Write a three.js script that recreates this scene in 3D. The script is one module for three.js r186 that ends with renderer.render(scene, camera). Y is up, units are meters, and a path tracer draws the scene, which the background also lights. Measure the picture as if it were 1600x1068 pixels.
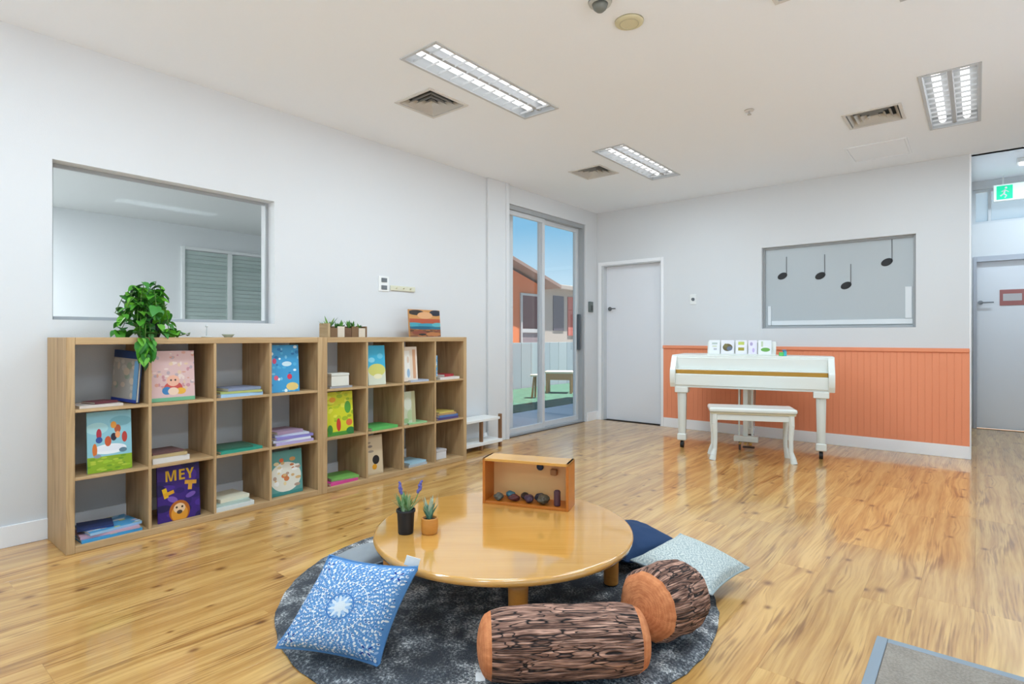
import * as THREE from 'three';
import { RoundedBoxGeometry } from 'three/addons/geometries/RoundedBoxGeometry.js';
import { mergeGeometries } from 'three/addons/utils/BufferGeometryUtils.js';
import { RectAreaLightUniformsLib } from 'three/addons/lights/RectAreaLightUniformsLib.js';
import { createNoise2D, createNoise3D } from 'simplex-noise';

// ------------------------------------------------------------------ camera, sky, sun, exposure
const scene = new THREE.Scene();
const FOCAL = 880.9, TURN = 39.565 * Math.PI / 180, EYE = 1.124;
const camera = new THREE.PerspectiveCamera(2 * Math.atan(534 / FOCAL) * 180 / Math.PI, 1600 / 1068, 0.05, 200);
camera.position.set(0, EYE, 0);
camera.rotation.set(0, TURN, 0);
camera.setViewOffset(1600, 1068, 0, 8.34, 1600, 1068);
camera.updateProjectionMatrix();

{ // clear sky, pale at the horizon
  const W = 64, H = 256, data = new Float32Array(W * H * 4);
  const stops = [[-90, .55, .56, .56], [-1, .62, .64, .65], [0, .80, .87, .92], [5, .52, .74, .88], [11, .20, .50, .76], [25, .13, .38, .67], [90, .09, .28, .58]];
  for (let r = 0; r < H; r++) {
    const el = ((r + .5) / H - .5) * 180;
    let k = 0; while (k < stops.length - 2 && stops[k + 1][0] < el) k++;
    const a = stops[k], b = stops[k + 1], t = Math.min(1, Math.max(0, (el - a[0]) / (b[0] - a[0])));
    for (let c = 0; c < W; c++) { const i = (r * W + c) * 4; for (let j = 0; j < 3; j++) data[i + j] = a[j + 1] + (b[j + 1] - a[j + 1]) * t; data[i + 3] = 1; }
  }
  const t = new THREE.DataTexture(data, W, H, THREE.RGBAFormat, THREE.FloatType);
  t.mapping = THREE.EquirectangularReflectionMapping; t.magFilter = THREE.LinearFilter; t.needsUpdate = true;
  scene.background = t;
}
const sun = new THREE.DirectionalLight(new THREE.Color(1, .97, .93), 12.5);
sun.position.set(-6 + 4.6, 20, -6 - 3.4); sun.target.position.set(-6, 0, -6); sun.castShadow = true;
Object.assign(sun.shadow.camera, { left: -25, right: 25, top: 25, bottom: -25, near: 1, far: 60 });
scene.add(sun, sun.target);
const TUBE_LIGHT = 23, TUBE_TINT = new THREE.Color(.70, .865, 1);   // ceiling fittings: cool white tubes
const renderer = new THREE.WebGLRenderer({ antialias: true });
renderer.toneMapping = THREE.LinearToneMapping;
renderer.toneMappingExposure = 1.08;
renderer.shadowMap.enabled = true;
RectAreaLightUniformsLib.init();

// ------------------------------------------------------------------ helpers
function rng(seed) { let a = seed >>> 0; return () => { a = (a + 0x6D2B79F5) >>> 0; let t = a; t = Math.imul(t ^ (t >>> 15), t | 1); t ^= t + Math.imul(t ^ (t >>> 7), t | 61); return ((t ^ (t >>> 14)) >>> 0) / 4294967296; }; }
const n2 = createNoise2D(rng(11)), n3 = createNoise3D(rng(12));
const CT = Math.cos(TURN), ST = Math.sin(TURN);
const V = (x, y, z) => new THREE.Vector3(x, y, z);
const W = (right, y, ahead) => V(right * CT - ahead * ST, y, -right * ST - ahead * CT);   // metres right of and ahead of the tripod
const used = {};
function numbered(name) { used[name] = (used[name] ?? -1) + 1; return used[name] ? name + '_' + String(used[name]).padStart(3, '0') : name; }
function std(color, roughness = .6, extra = {}) { return new THREE.MeshStandardMaterial({ color, roughness, ...extra }); }
function phys(o) { return new THREE.MeshPhysicalMaterial(o); }
function shadowed(o) { o.traverse(m => { if (m.isMesh) { m.castShadow = true; m.receiveShadow = true; } }); return o; }
function join(g) {
  const list = [].concat(g).map(x => { const y = x.index ? x.toNonIndexed() : x; for (const k of Object.keys(y.attributes)) if (!['position', 'normal', 'uv'].includes(k)) y.deleteAttribute(k); return y; });
  return list.length === 1 ? list[0] : mergeGeometries(list);
}
function part(name, g, material, parent, label) {
  const m = new THREE.Mesh(Array.isArray(g) ? join(g) : g, material); m.name = name; m.castShadow = m.receiveShadow = true;
  if (label) m.userData.label = label;
  parent.add(m); return m;
}
function thing(name, label, category, pos = [0, 0, 0], turn = 0, group) {
  const o = new THREE.Group(); o.name = numbered(name); scene.add(o);
  o.position.set(...(pos.isVector3 ? pos.toArray() : pos)); o.rotation.y = turn;
  o.userData = { label, category }; if (group) o.userData.group = group;
  return o;
}
function solo(name, g, material, label, category, group) {
  const m = part(numbered(name), g, material, scene); m.userData = { label, category }; if (group) m.userData.group = group; return m;
}
function struct(name, g, material, parent = scene) { const m = part(name, g, material, parent); if (parent === scene) m.userData.kind = 'structure'; return m; }
function structGroup(name) { const o = new THREE.Group(); o.name = name; o.userData.kind = 'structure'; scene.add(o); return o; }
// texture coordinates in metres, the grain (u) along the longest side
function uvMetres(g, ox = 0, oy = 0, along) {
  g = g.index ? g.toNonIndexed() : g; g.computeBoundingBox();
  const s = g.boundingBox.getSize(V(0, 0, 0)), size = [s.x, s.y, s.z], p = g.attributes.position, n = g.attributes.normal, uv = new Float32Array(p.count * 2);
  const first = along ?? size.indexOf(Math.max(...size));
  for (let i = 0; i < p.count; i++) {
    const nn = [Math.abs(n.getX(i)), Math.abs(n.getY(i)), Math.abs(n.getZ(i))], drop = nn.indexOf(Math.max(...nn)), q = [p.getX(i), p.getY(i), p.getZ(i)];
    let [a, b] = [0, 1, 2].filter(k => k !== drop); if (b === first) [a, b] = [b, a];
    uv[2 * i] = q[a] + ox; uv[2 * i + 1] = q[b] + oy;
  }
  g.setAttribute('uv', new THREE.BufferAttribute(uv, 2)); return g;
}
const rb = rng(5);
function frameZ(x0, x1, y0, y1, z0, z1, l, r = l, b = l, t = l) { const g = [box(x0, x0 + l, y0, y1, z0, z1), box(x1 - r, x1, y0, y1, z0, z1)]; if (b) g.push(box(x0 + l, x1 - r, y0, y0 + b, z0, z1)); if (t) g.push(box(x0 + l, x1 - r, y1 - t, y1, z0, z1)); return g; }   // in a plane of constant z
function frameX(x0, x1, y0, y1, z0, z1, l, r = l, b = l, t = l) { const g = [box(x0, x1, y0, y1, z0, z0 + l), box(x0, x1, y0, y1, z1 - r, z1)]; if (b) g.push(box(x0, x1, y0, y0 + b, z0 + l, z1 - r)); if (t) g.push(box(x0, x1, y1 - t, y1, z0 + l, z1 - r)); return g; }   // in a plane of constant x
function box(x0, x1, y0, y1, z0, z1, r = .003, along) {   // rounded box between two corners
  const w = Math.abs(x1 - x0), h = Math.abs(y1 - y0), d = Math.abs(z1 - z0);
  const g = new RoundedBoxGeometry(w, h, d, 1, Math.min(r, w * .49, h * .49, d * .49));
  uvMetres(g, rb() * 3, rb() * 3, along);
  g.translate((x0 + x1) / 2, (y0 + y1) / 2, (z0 + z1) / 2); return g;
}
function slab(x0, x1, y0, y1, z0, z1) { const g = new THREE.BoxGeometry(x1 - x0, y1 - y0, z1 - z0).toNonIndexed(); uvMetres(g); g.translate((x0 + x1) / 2, (y0 + y1) / 2, (z0 + z1) / 2); return g; }
function cyl(r0, r1, h, x, y, z, seg = 20) { const g = new THREE.CylinderGeometry(r0, r1, h, seg); g.translate(x, y + h / 2, z); return g; }   // r0 top, r1 bottom, base at y
function rod(a, b, r0, r1 = r0, seg = 10) {
  const d = b.clone().sub(a), g = new THREE.CylinderGeometry(r1, r0, d.length(), seg);
  g.applyQuaternion(new THREE.Quaternion().setFromUnitVectors(V(0, 1, 0), d.clone().normalize())); g.translate((a.x + b.x) / 2, (a.y + b.y) / 2, (a.z + b.z) / 2); return g;
}
function tube(pts, r, seg = 16, rad = 6) { return new THREE.TubeGeometry(new THREE.CatmullRomCurve3(pts), seg, r, rad, false); }
function lathe(pts, seg = 28) { return new THREE.LatheGeometry(pts.map(p => new THREE.Vector2(...p)), seg); }
// a board of 18 triangles: top face in the xz plane at y = 0, bevelled all round, length along z
function board(w, l, t, c) {
  const P = [], x = w / 2, z = l / 2, q = (a, b, cc, d) => P.push(...a, ...b, ...cc, ...a, ...cc, ...d);
  const T = [[-x + c, 0, -z + c], [-x + c, 0, z - c], [x - c, 0, z - c], [x - c, 0, -z + c]], M = [[-x, -c, -z], [-x, -c, z], [x, -c, z], [x, -c, -z]], B = M.map(p => [p[0], -t, p[2]]);
  q(...T);
  for (let i = 0; i < 4; i++) { const j = (i + 1) % 4; q(T[j], T[i], M[i], M[j]); q(M[j], M[i], B[i], B[j]); }
  const g = new THREE.BufferGeometry(); g.setAttribute('position', new THREE.Float32BufferAttribute(P, 3)); g.computeVertexNormals(); return g;
}
// ------------------------------------------------------------------ computed textures
const clamp = (x, a = 0, b = 1) => Math.min(b, Math.max(a, x)), mix = (a, b, t) => a + (b - a) * t, mix3 = (a, b, t) => [mix(a[0], b[0], t), mix(a[1], b[1], t), mix(a[2], b[2], t)];
function dataTexture(w, h, f, rx = 1, ry = 1, srgb = true) {
  const d = new Uint8Array(w * h * 4);
  for (let y = 0; y < h; y++) for (let x = 0; x < w; x++) { const c = f(x / w, y / h), i = (y * w + x) * 4; d[i] = clamp(c[0], 0, 255); d[i + 1] = clamp(c[1], 0, 255); d[i + 2] = clamp(c[2], 0, 255); d[i + 3] = 255; }
  const t = new THREE.DataTexture(d, w, h); t.wrapS = t.wrapT = THREE.MirroredRepeatWrapping; t.magFilter = THREE.LinearFilter; t.minFilter = THREE.LinearMipmapLinearFilter; t.generateMipmaps = true;
  if (srgb) t.colorSpace = THREE.SRGBColorSpace; t.repeat.set(1 / rx, 1 / ry); t.needsUpdate = true; return t;
}
const fbm = (x, y, o = 4) => { let s = 0, a = .5; for (let i = 0; i < o; i++, a *= .5, x *= 2.03, y *= 2.03) s += a * n2(x, y); return s; };
function woodTexture(w, h, mx, my, pale, mid, dark, knots, seed, streak = 1) {   // mx, my: metres covered, grain along u
  const kr = rng(seed), kn = Array.from({ length: knots }, () => [kr() * mx, kr() * my, .012 + kr() * .02]);
  return dataTexture(w, h, (u, v) => {
    let x = u * mx, y = v * my, bend = 0, spot = 0;
    for (const k of kn) { const dx = (x - k[0]) / 3.2, dy = y - k[1], e = Math.exp(-(dx * dx + dy * dy) / (k[2] * k[2] * 3)); bend += e * .03 * dy / (Math.abs(dy) + .012); const s = Math.exp(-(dx * dx * 5 + dy * dy) / (k[2] * k[2] * .35)); spot = Math.max(spot, s); }
    const yy = y + bend + .012 * n2(x * 1.1 + seed, y * 3);
    const a = fbm(x * .9 + seed, yy * 14, 4), b = fbm(x * 2.4 + 7, yy * 70 + seed, 3), c = n2(x * 9, yy * 320 + seed), cl = fbm(x * 1.3 - 5, yy * 6 + seed, 3);
    let t = .42 + a * .75 * streak + b * .42 * streak + c * .08, k = clamp(-.25 + cl * 1.1 + b * .7) * streak;
    let col = mix3(pale, mid, clamp(t)); col = mix3(col, dark, clamp(k * .75 + spot * .85));
    return col;
  }, mx, my);
}
const floorTex = woodTexture(2048, 1024, 3.0, 1.5, [229, 187, 118], [194, 144, 77], [126, 80, 34], 30, 3, 1.15);
const oakTex = woodTexture(1024, 512, 1.2, .6, [203, 178, 140], [177, 149, 111], [138, 112, 80], 0, 21, .8);
const honeyTex = woodTexture(1024, 512, 1.2, .6, [226, 170, 88], [212, 151, 70], [186, 124, 50], 0, 31, .5);
const speck = (w, h, m, f) => dataTexture(w, h, f, m, m);
const rugTex = dataTexture(1024, 1024, (u, v) => {
  const x = u * 2, y = v * 2, a = fbm(x * 2.2, y * 2.2, 3), b = n2(x * 60, y * 60), c = n2(x * 130, y * 130 + 4), d = fbm(x * 9, y * 9, 3);
  const t = clamp(.36 + a * .55 + b * .26 + c * .24 + d * .42); return mix3([58, 62, 68], [240, 240, 236], t * t * 1.1 + .06);
}, 2, 2);
const rugBump = dataTexture(512, 512, (u, v) => { const t = 128 + 70 * n2(u * 90, v * 90) + 50 * n2(u * 190, v * 190); return [t, t, t]; }, .7, .7, false);
const barkTex = dataTexture(1024, 1024, (u, v) => {   // u round the log, v along it
  const ang = u * Math.PI * 2, cx = Math.cos(ang) * 3.2, cy = Math.sin(ang) * 3.2;
  const w = .35 * n2(u * 6, v * 3), a = n3(cx * 2.1 + w, cy * 2.1, v * 2.4), b = n3(cx * 5, cy * 5, v * 5 + 3), c = n3(cx * 11, cy * 11, v * 16), crack = Math.abs(n3(cx * 2.6, cy * 2.6 + 9, v * 3.2 + w * 2));
  let t = .5 + a * .45 + b * .35 + c * .18; let col = mix3([86, 56, 44], [222, 172, 148], clamp(t));
  return mix3(col, [26, 18, 17], clamp(1.35 - crack * 7) * .95);
});
const barkBump = dataTexture(512, 512, (u, v) => { const ang = u * Math.PI * 2, cx = Math.cos(ang) * 3.2, cy = Math.sin(ang) * 3.2, w = .35 * n2(u * 6, v * 3); const crack = Math.abs(n3(cx * 2.6, cy * 2.6 + 9, v * 3.2 + w * 2)); const t = 255 * clamp(crack * 4) * (.75 + .25 * n3(cx * 9, cy * 9, v * 8)); return [t, t, t]; }, 1, 1, false);
const endTex = dataTexture(256, 256, (u, v) => { const x = u - .5, y = v - .5, r = Math.hypot(x, y), g = n2(r * 26, Math.atan2(y, x) * .7), b = fbm(u * 7, v * 7, 3); return mix3([226, 148, 96], [196, 112, 66], clamp(.4 + g * .35 + b * .5)); });
const blueTex = (() => {
  const S = 1024, c = document.createElement('canvas'); c.width = c.height = S; const g = c.getContext('2d'), R = rng(77);
  g.fillStyle = '#5f93c8'; g.fillRect(0, 0, S, S);
  const M = S / 2, pale = ['#e6ebee', '#cfdcea', '#f1f1ee', '#a9c6e4'], deep = ['#1f3f8f', '#2f6fb4', '#3a7cc0', '#16307a'];
  const dot = (x, y, rx, ry, rot, col) => { g.save(); g.translate(x, y); g.rotate(rot); g.fillStyle = col; g.beginPath(); g.ellipse(0, 0, rx, ry, 0, 0, 7); g.fill(); g.restore(); };
  for (let k = 3; k < 27; k++) { // rings of petals and dots round the middle, cut off by the square
    const r = k * 27, n = Math.round(r * 2 * Math.PI / (38 + (k % 3) * 9) / 4) * 4;
    for (let i = 0; i < n; i++) { const a = (i + (k % 2) * .5) / n * Math.PI * 2, x = M + Math.cos(a) * r, y = M + Math.sin(a) * r; if (Math.max(Math.abs(x - M), Math.abs(y - M)) > S * .475) continue;
      const q = (k * 7 + i * (k % 4 === 1 ? 2 : 1)) % 4, big = 9 + ((k * 5 + (i % 4) * 3) % 9);
      dot(x, y, big * 1.15, big * .7, a + (k % 3) * .8, pale[(q + k) % 4]); if ((i + k) % 2) dot(x + 3, y - 2, big * .45, big * .38, a, deep[q]); else if (R() < .5) dot(x + 12, y + 10, 6, 5, 0, deep[(q + 1) % 4]); }
  }
  for (const [r, w, col] of [[.80, 7, '#3f78bc'], [.5, 7, '#e8edf0'], [.26, 12, '#3f78bc']]) { g.strokeStyle = col; g.lineWidth = w; g.beginPath(); g.arc(M, M, M * r, 0, 7); g.stroke(); }
  for (const [cx, cy] of [[.12, .12], [.88, .12], [.12, .88], [.88, .88]]) for (let i = 0; i < 8; i++) dot(cx * S + Math.cos(i * .785) * 46, cy * S + Math.sin(i * .785) * 46, 20, 9, i * .785, i % 2 ? '#1f3f8f' : '#e6ebee');
  for (let k = 0; k < 16; k++) dot(M + Math.cos(k * .3927) * S * .07, M + Math.sin(k * .3927) * S * .07, S * .042, S * .015, k * .3927, k % 2 ? '#dfe8ef' : '#a9c8e6');
  dot(M, M, S * .055, S * .055, 0, '#dfe6ea');
  const t = new THREE.CanvasTexture(c); t.colorSpace = THREE.SRGBColorSpace; return t;
})();
const paleTex = dataTexture(512, 512, (u, v) => {
  const a = Math.sin(u * 130 + 3 * n2(u * 8, v * 8)) * Math.sin(v * 130 + 3 * n2(u * 8 + 5, v * 8)), b = n2(u * 60, v * 60), t = clamp(.5 + a * .45 + b * .25);
  return mix3([150, 165, 166], [226, 228, 220], t);
});
const matTex = dataTexture(512, 512, (u, v) => { const t = clamp(.5 + .28 * n2(u * 210, v * 210) + .2 * n2(u * 60, v * 60) + .25 * fbm(u * 6, v * 6)); return mix3([128, 118, 108], [178, 168, 154], t); }, .8, .8);
const turfTex = dataTexture(256, 256, (u, v) => mix3([42, 78, 62], [74, 112, 90], clamp(.5 + .4 * n2(u * 60, v * 60) + .3 * n2(u * 9, v * 9))), 2, 2);
const fineBump = dataTexture(256, 256, (u, v) => { const t = 128 + 60 * n2(u * 70, v * 70) + 50 * n2(u * 25, v * 25); return [t, t, t]; }, .6, .6, false);
const paintBump = dataTexture(256, 256, (u, v) => { const t = 128 + 50 * n2(u * 40, v * 40) + 40 * n2(u * 90, v * 90); return [t, t, t]; }, .4, .4, false);

// ------------------------------------------------------------------ materials
const M = {
  wall: std(0xdfe0e1, .75, { bumpMap: paintBump, bumpScale: .0004 }), ceiling: std(0xf6f9fd, .85, { bumpMap: paintBump, bumpScale: .0003 }), trim: std(0xfafafb, .45), door: std(0xf0f1f5, .45),
  grey: std(0xa9acae, .4), alu: std(0xc9ccce, .35, { metalness: .6 }), frame: std(0xd6d8da, .4),
  oak: std(0xfff3e4, .55, { map: oakTex }), honey: phys({ map: honeyTex, roughness: .1, ior: 1.75, clearcoat: 1, clearcoatRoughness: .04 }), boxWood: std(0xe2b27c, .35, { map: honeyTex }), honeySat: std(0xf4dcc0, .4, { map: honeyTex }),
  orange: std(0xf79a70, .5), piano: std(0xe9ebe4, .25), brass: std(0xb98a35, .35, { metalness: .3 }), black: std(0x1b1b1d, .5), steel: std(0xb9bbbd, .25, { metalness: .9 }),
  white: std(0xf2f2ef, .5), page: std(0xeee9dc, .8), brown: std(0x8b6444, .6), navy: std(0x1d3557, .85), glass: phys({ color: 0xffffff, transmission: 1, roughness: 0, thickness: 0, ior: 1.45 }),
};
const floorTints = [0xfffaf2, 0xf4ede3, 0xfff6ea, 0xefe6da].map(c => phys({ color: c, roughness: .36, map: floorTex, bumpMap: fineBump, bumpScale: .0001, clearcoat: .85, clearcoatRoughness: .11 }));

// ------------------------------------------------------------------ the room
const XL = -4.0, XR = 1.25, ZB = -6.66, ZR = 2.4, CEIL = 2.8, ZC = -8.94, XE = -.058, CEIL2 = 3.02;
{ // floor boards, laid lengthways towards the piano wall
  const f = structGroup('floor');
  part('subfloor', slab(XL - .2, XR + .15, -.12, -.0125, ZC - .2, ZR + .15), std(0x7a5a38, .9), f);
  const Rn = rng(40), BW = .19, BL = 1.52, variants = [];
  for (let k = 0; k < 12; k++) { const g = board(BW - .0003, BL - .0003, .012, .0004); uvMetres(g, Rn() * 2.9, Rn() * 1.4, 2); variants.push(g); }
  const cache = {};
  let row = 0;
  for (let x = XL; x < XR - .001; x += BW, row++) {
    const w = Math.min(BW, XR - x), far = x + w > XE ? ZC : ZB; let z = ZR, l = BL * (.25 + .75 * Rn());
    while (z > far + .001) {
      const len = Math.min(l, z - far), full = Math.abs(len - BL) < .001 && Math.abs(w - BW) < .001;
      let g;
      if (full) g = variants[Math.floor(Rn() * 12)];
      else { g = board(w - .0003, len - .0003, .012, .0004); uvMetres(g, Rn() * 2.9, Rn() * 1.4, 2); }
      const m = part('plank', g, floorTints[Math.floor(Rn() * 4)], f); m.position.set(x + w / 2, 0, z - len / 2);
      z -= len; l = BL;
    }
  }
}
function wallWithHoles(along, at, thick, a0, a1, top, holes) {   // along 'z': a wall in the plane x = at; boxes round the holes [a, b, y0, y1]
  const g = [], put = (p, q, y0, y1) => { if (q - p > 1e-4 && y1 - y0 > 1e-4) g.push(along === 'z' ? slab(Math.min(at, at + thick), Math.max(at, at + thick), y0, y1, p, q) : slab(p, q, y0, y1, Math.min(at, at + thick), Math.max(at, at + thick))); };
  holes.sort((p, q) => p[0] - q[0]); let p = a0;
  for (const [h0, h1, y0, y1] of holes) { put(p, h0, 0, top); put(h0, h1, 0, y0); put(h0, h1, y1, top); p = h1; }
  put(p, a1, 0, top); return g;
}
const SLIDE = [-6.37, -4.753, 0, 2.6], MIRL = [-2.09, -.795, 1.22, 2.12], GLZR = [-4.75, -3.35, 0, 2.45], GLZS = [-2.6, 1.5, 0, 2.45], GLZT = [-3.5, .9, 0, 2.5];
struct('wall_left', wallWithHoles('z', XL, -.2, ZB - .12, ZR, CEIL + .12, [SLIDE, [MIRL[0], MIRL[1], MIRL[2], MIRL[3]]]), M.wall);
struct('wall_right', wallWithHoles('z', XR, .15, ZC, ZR, 3.14, [GLZR, GLZS]), M.wall);
struct('wall_rear', wallWithHoles('x', ZR, .15, XL - .2, XR + .15, CEIL + .12, [GLZT]), M.wall);
const DOOR1 = [-3.93, -3.07, 0, 2.08], NOTES = [-1.87, -.46, 1.215, 2.118];
struct('wall_back', wallWithHoles('x', ZB, -.12, XL, XE, CEIL + .12, [DOOR1, NOTES]), M.wall);
struct('wall_passage', slab(XE - .12, XE, -.01, 3.14, ZC, ZB - .12), M.wall);
const DOOR2 = [-.045, .83, 0, 2.10], CLER = [-.05, 1.15, 2.5, 2.92];
{ const g = [slab(XE - .12, DOOR2[0], 0, 2.5, ZC - .12, ZC), slab(DOOR2[1], XR + .15, 0, 2.5, ZC - .12, ZC), slab(DOOR2[0], DOOR2[1], 2.10, 2.5, ZC - .12, ZC), slab(XE - .12, XR + .15, 2.92, 3.14, ZC - .12, ZC), slab(XE - .12, CLER[0], 2.5, 2.92, ZC - .12, ZC), slab(CLER[1], XR + .15, 2.5, 2.92, ZC - .12, ZC)];
  struct('wall_end', g, M.wall); }
// ceiling with the openings of the fittings and the air diffusers
const FITTINGS = []; for (const x of [-2.53, -.14]) for (const z of [-5.0, -2.8, -.6, 1.4]) FITTINGS.push([x, x > -1 && z === -5.0 ? -5.08 : z]);
const DIFFUSERS = [[-3.03, -2.76], [-3.02, -4.96], [-.61, -5.07], [-.60, -2.85]];
{ const s = new THREE.Shape(); s.moveTo(XL - .2, -(ZB - .12)); s.lineTo(XR + .15, -(ZB - .12)); s.lineTo(XR + .15, -(ZR + .15)); s.lineTo(XL - .2, -(ZR + .15)); s.closePath();
  const hole = (x, z, w, d) => { const h = new THREE.Path(); h.moveTo(x - w, -z - d); h.lineTo(x + w, -z - d); h.lineTo(x + w, -z + d); h.lineTo(x - w, -z + d); h.closePath(); s.holes.push(h); };
  for (const [x, z] of FITTINGS) hole(x, z, .148, .598);
  for (const [x, z] of DIFFUSERS) hole(x, z, .17, .17);
  const g = new THREE.ExtrudeGeometry(s, { depth: .02, bevelEnabled: false }); g.rotateX(-Math.PI / 2); g.translate(0, CEIL, 0);
  const c = struct('ceiling', uvMetres(g), M.ceiling);
  const roof = structGroup('roof');
  part('unseen_roof_deck', slab(XL - 1.2, XR + 2.3, 3.16, 3.3, ZC - .5, ZR + .45), std(0x9a9a98, .9), roof);  // out of view; overhangs sized to shade the path and right-hand glass
  part('passage_ceiling', slab(XE - .12, XR + .15, CEIL2, CEIL2 + .1, ZC - .12, ZB - .12), M.ceiling, roof);
  part('ceiling_edge', slab(XE - .12, XR + .15, CEIL, CEIL2 + .1, ZB - .12, ZB - .06), M.ceiling, roof);
}
// skirting
struct('baseboard_left', [box(XL, XL + .014, 0, .115, -4.42, ZR), box(XL, XL + .014, 0, .115, ZB, -6.40)], M.trim);
struct('baseboard_back', [box(-3.03, XE, 0, .117, ZB, ZB + .018), box(XL + .014, -3.975, 0, .117, ZB, ZB + .018), box(XE, XE + .012, 0, .117, ZB - .11, ZB + .018)], M.trim);
struct('baseboard_rear', [box(XL, GLZT[0], 0, .115, ZR - .014, ZR), box(GLZT[1], XR, 0, .115, ZR - .014, ZR)], M.trim);
{ // orange tongue and groove boards
  const w = structGroup('wall_panelling'), n = 54, x0 = -3.036, bw = (XE - x0) / n, g = board(bw - .0004, .86, .012, .0016); g.rotateX(Math.PI / 2);
  for (let i = 0; i < n; i++) { const m = part('panelling_board', g, M.orange, w); m.position.set(x0 + bw * (i + .5), .117 + .43, ZB + .012); }
  part('cap_rail', box(x0 - .004, XE, .977, 1.016, ZB, ZB + .026, .006), M.orange, w);
  part('corner_strip', box(XE - .002, XE + .012, .117, 2.8, ZB - .12, ZB + .004, .003), M.trim, w);
}
{ // pilaster beside the sliding door
  struct('trim_1', [box(XL, XL + .028, 0, CEIL, -4.752, -4.415, .004), box(XL, XL + .04, 0, CEIL, -4.752, -4.70, .004)], M.wall);
}
{ // the observation window to the next room, and the tinted one on the piano wall
  const a = structGroup('window_1'), x = XL - .11, t = .022;
  part('glass_pane', slab(x - .006, x, MIRL[2], MIRL[3], MIRL[0], MIRL[1]), phys({ color: 0xffffff, transmission: 1, roughness: 0, thickness: 0, ior: 1.12 }), a);
  part('frame', frameX(x, x + .018, MIRL[2], MIRL[3], MIRL[0], MIRL[1], t), M.grey, a);
  const b = structGroup('window_2'); const z = ZB - .07;
  part('tinted_pane', slab(NOTES[0], NOTES[1], NOTES[2], NOTES[3], z - .01, z), std(0xb9c0c3, .3), b);
  part('backing', slab(NOTES[0] - .02, NOTES[1] + .02, NOTES[2] - .02, NOTES[3] + .02, z - .05, z - .011), M.grey, b);
  part('frame', frameZ(NOTES[0], NOTES[1], NOTES[2], NOTES[3], z, z + .02, t), M.grey, b);
  part('inner_bead', [box(NOTES[0] + .09, NOTES[1] - .03, NOTES[2] + .035, NOTES[2] + .085, z, z + .014), box(NOTES[1] - .09, NOTES[1] - .035, NOTES[2] + .09, NOTES[2] + .40, z, z + .012), box(NOTES[0] + .05, NOTES[0] + .085, NOTES[2] + .035, NOTES[2] + .25, z, z + .012)], std(0xe4e8ea, .5), b);
  // crotchets stuck on the pane
  const spots = [[-1.67, 1.795, .21, 'crotchet nearest the white door'], [-1.295, 1.772, .225, 'second crotchet along from the white door'], [-1.055, 1.655, .22, 'lowest crotchet, below its neighbours'], [-.70, 1.868, .225, 'highest crotchet, beside the passage end']];
  for (const [nx, ny, stem, l] of spots) {
    const g = thing('music_note', 'black wall sticker note on the grey window, ' + l, 'wall sticker', [nx, ny, z + .001], 0, 'music notes on the grey window');
    const s = new THREE.Shape(); s.absellipse(0, 0, .052, .035, 0, Math.PI * 2, false, .45); const h = new THREE.ExtrudeGeometry(s, { depth: .003, bevelEnabled: false, curveSegments: 20 });
    part('note_head', h, M.black, g); part('note_stem', box(.038, .046, .01, stem, 0, .003, .001), std(0x6a6d70, .6), g);
  }
}
{ // the next room
  const n = structGroup('wall_next_room'), X0 = -9.2, X1 = XL - .2, Z0 = -5.0, Z1 = .9, paint2 = std(0xe4e8ea, .8);
  part('floor_slab', slab(X0, X1, -.1, 0, Z0, Z1), std(0xa8a49c, .8), n); part('ceiling_slab', slab(X0 - .1, X1, CEIL, CEIL + .1, Z0 - .1, Z1 + .1), std(0xd9dcdc, .85), n);
  part('far_wall', slab(X0 - .1, X0, 0, CEIL, Z0 - .1, Z1 + .1), paint2, n); part('side_wall', slab(X0, X1, 0, CEIL, Z0 - .1, Z0), paint2, n); part('side_wall', slab(X0, X1, 0, CEIL, Z1, Z1 + .1), paint2, n);
  const w = structGroup('window_4'), za = -4.62, zb = -3.35, f = .045;
  part('window_frame', [...frameX(X0, X0 + .04, .9, 2.48, za, zb, f), box(X0, X0 + .04, .9 + f, 2.48 - f, -4.09, -4.02)], std(0xe8ecec, .5), w);
  for (const [p, q] of [[za + f, -4.09], [-4.02, zb - f]]) for (let k = 0; k < 24; k++) part('blind_slat', box(X0 + .004, X0 + .02, .95 + k * .0615, .95 + k * .0615 + .058, p, q, .002), std(k % 5 ? 0xb4c4c0 : 0xa9bab6, .5), w);
  const l = thing('ceiling_light', 'unseen tube ceiling light brightening the next room', 'ceiling light', [-7.6, CEIL, .1], 0, 'recessed ceiling lights'); part('housing', box(-.15, .15, -.03, 0, -.6, .6, .004), M.white, l); part('tube', rod(V(0, -.04, -.57), V(0, -.04, .57), .012), std(0xffffff, .4, { emissive: 0xffffff, emissiveIntensity: 2 }), l);
  const r = new THREE.RectAreaLight(new THREE.Color(.88, .95, 1), 150, .3, 1.14); r.name = 'tube_glow'; r.position.set(0, -.06, 0); r.rotation.x = -Math.PI / 2; l.add(r);  // lamp kept out of view, placed to brighten the room behind the pane
}
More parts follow.
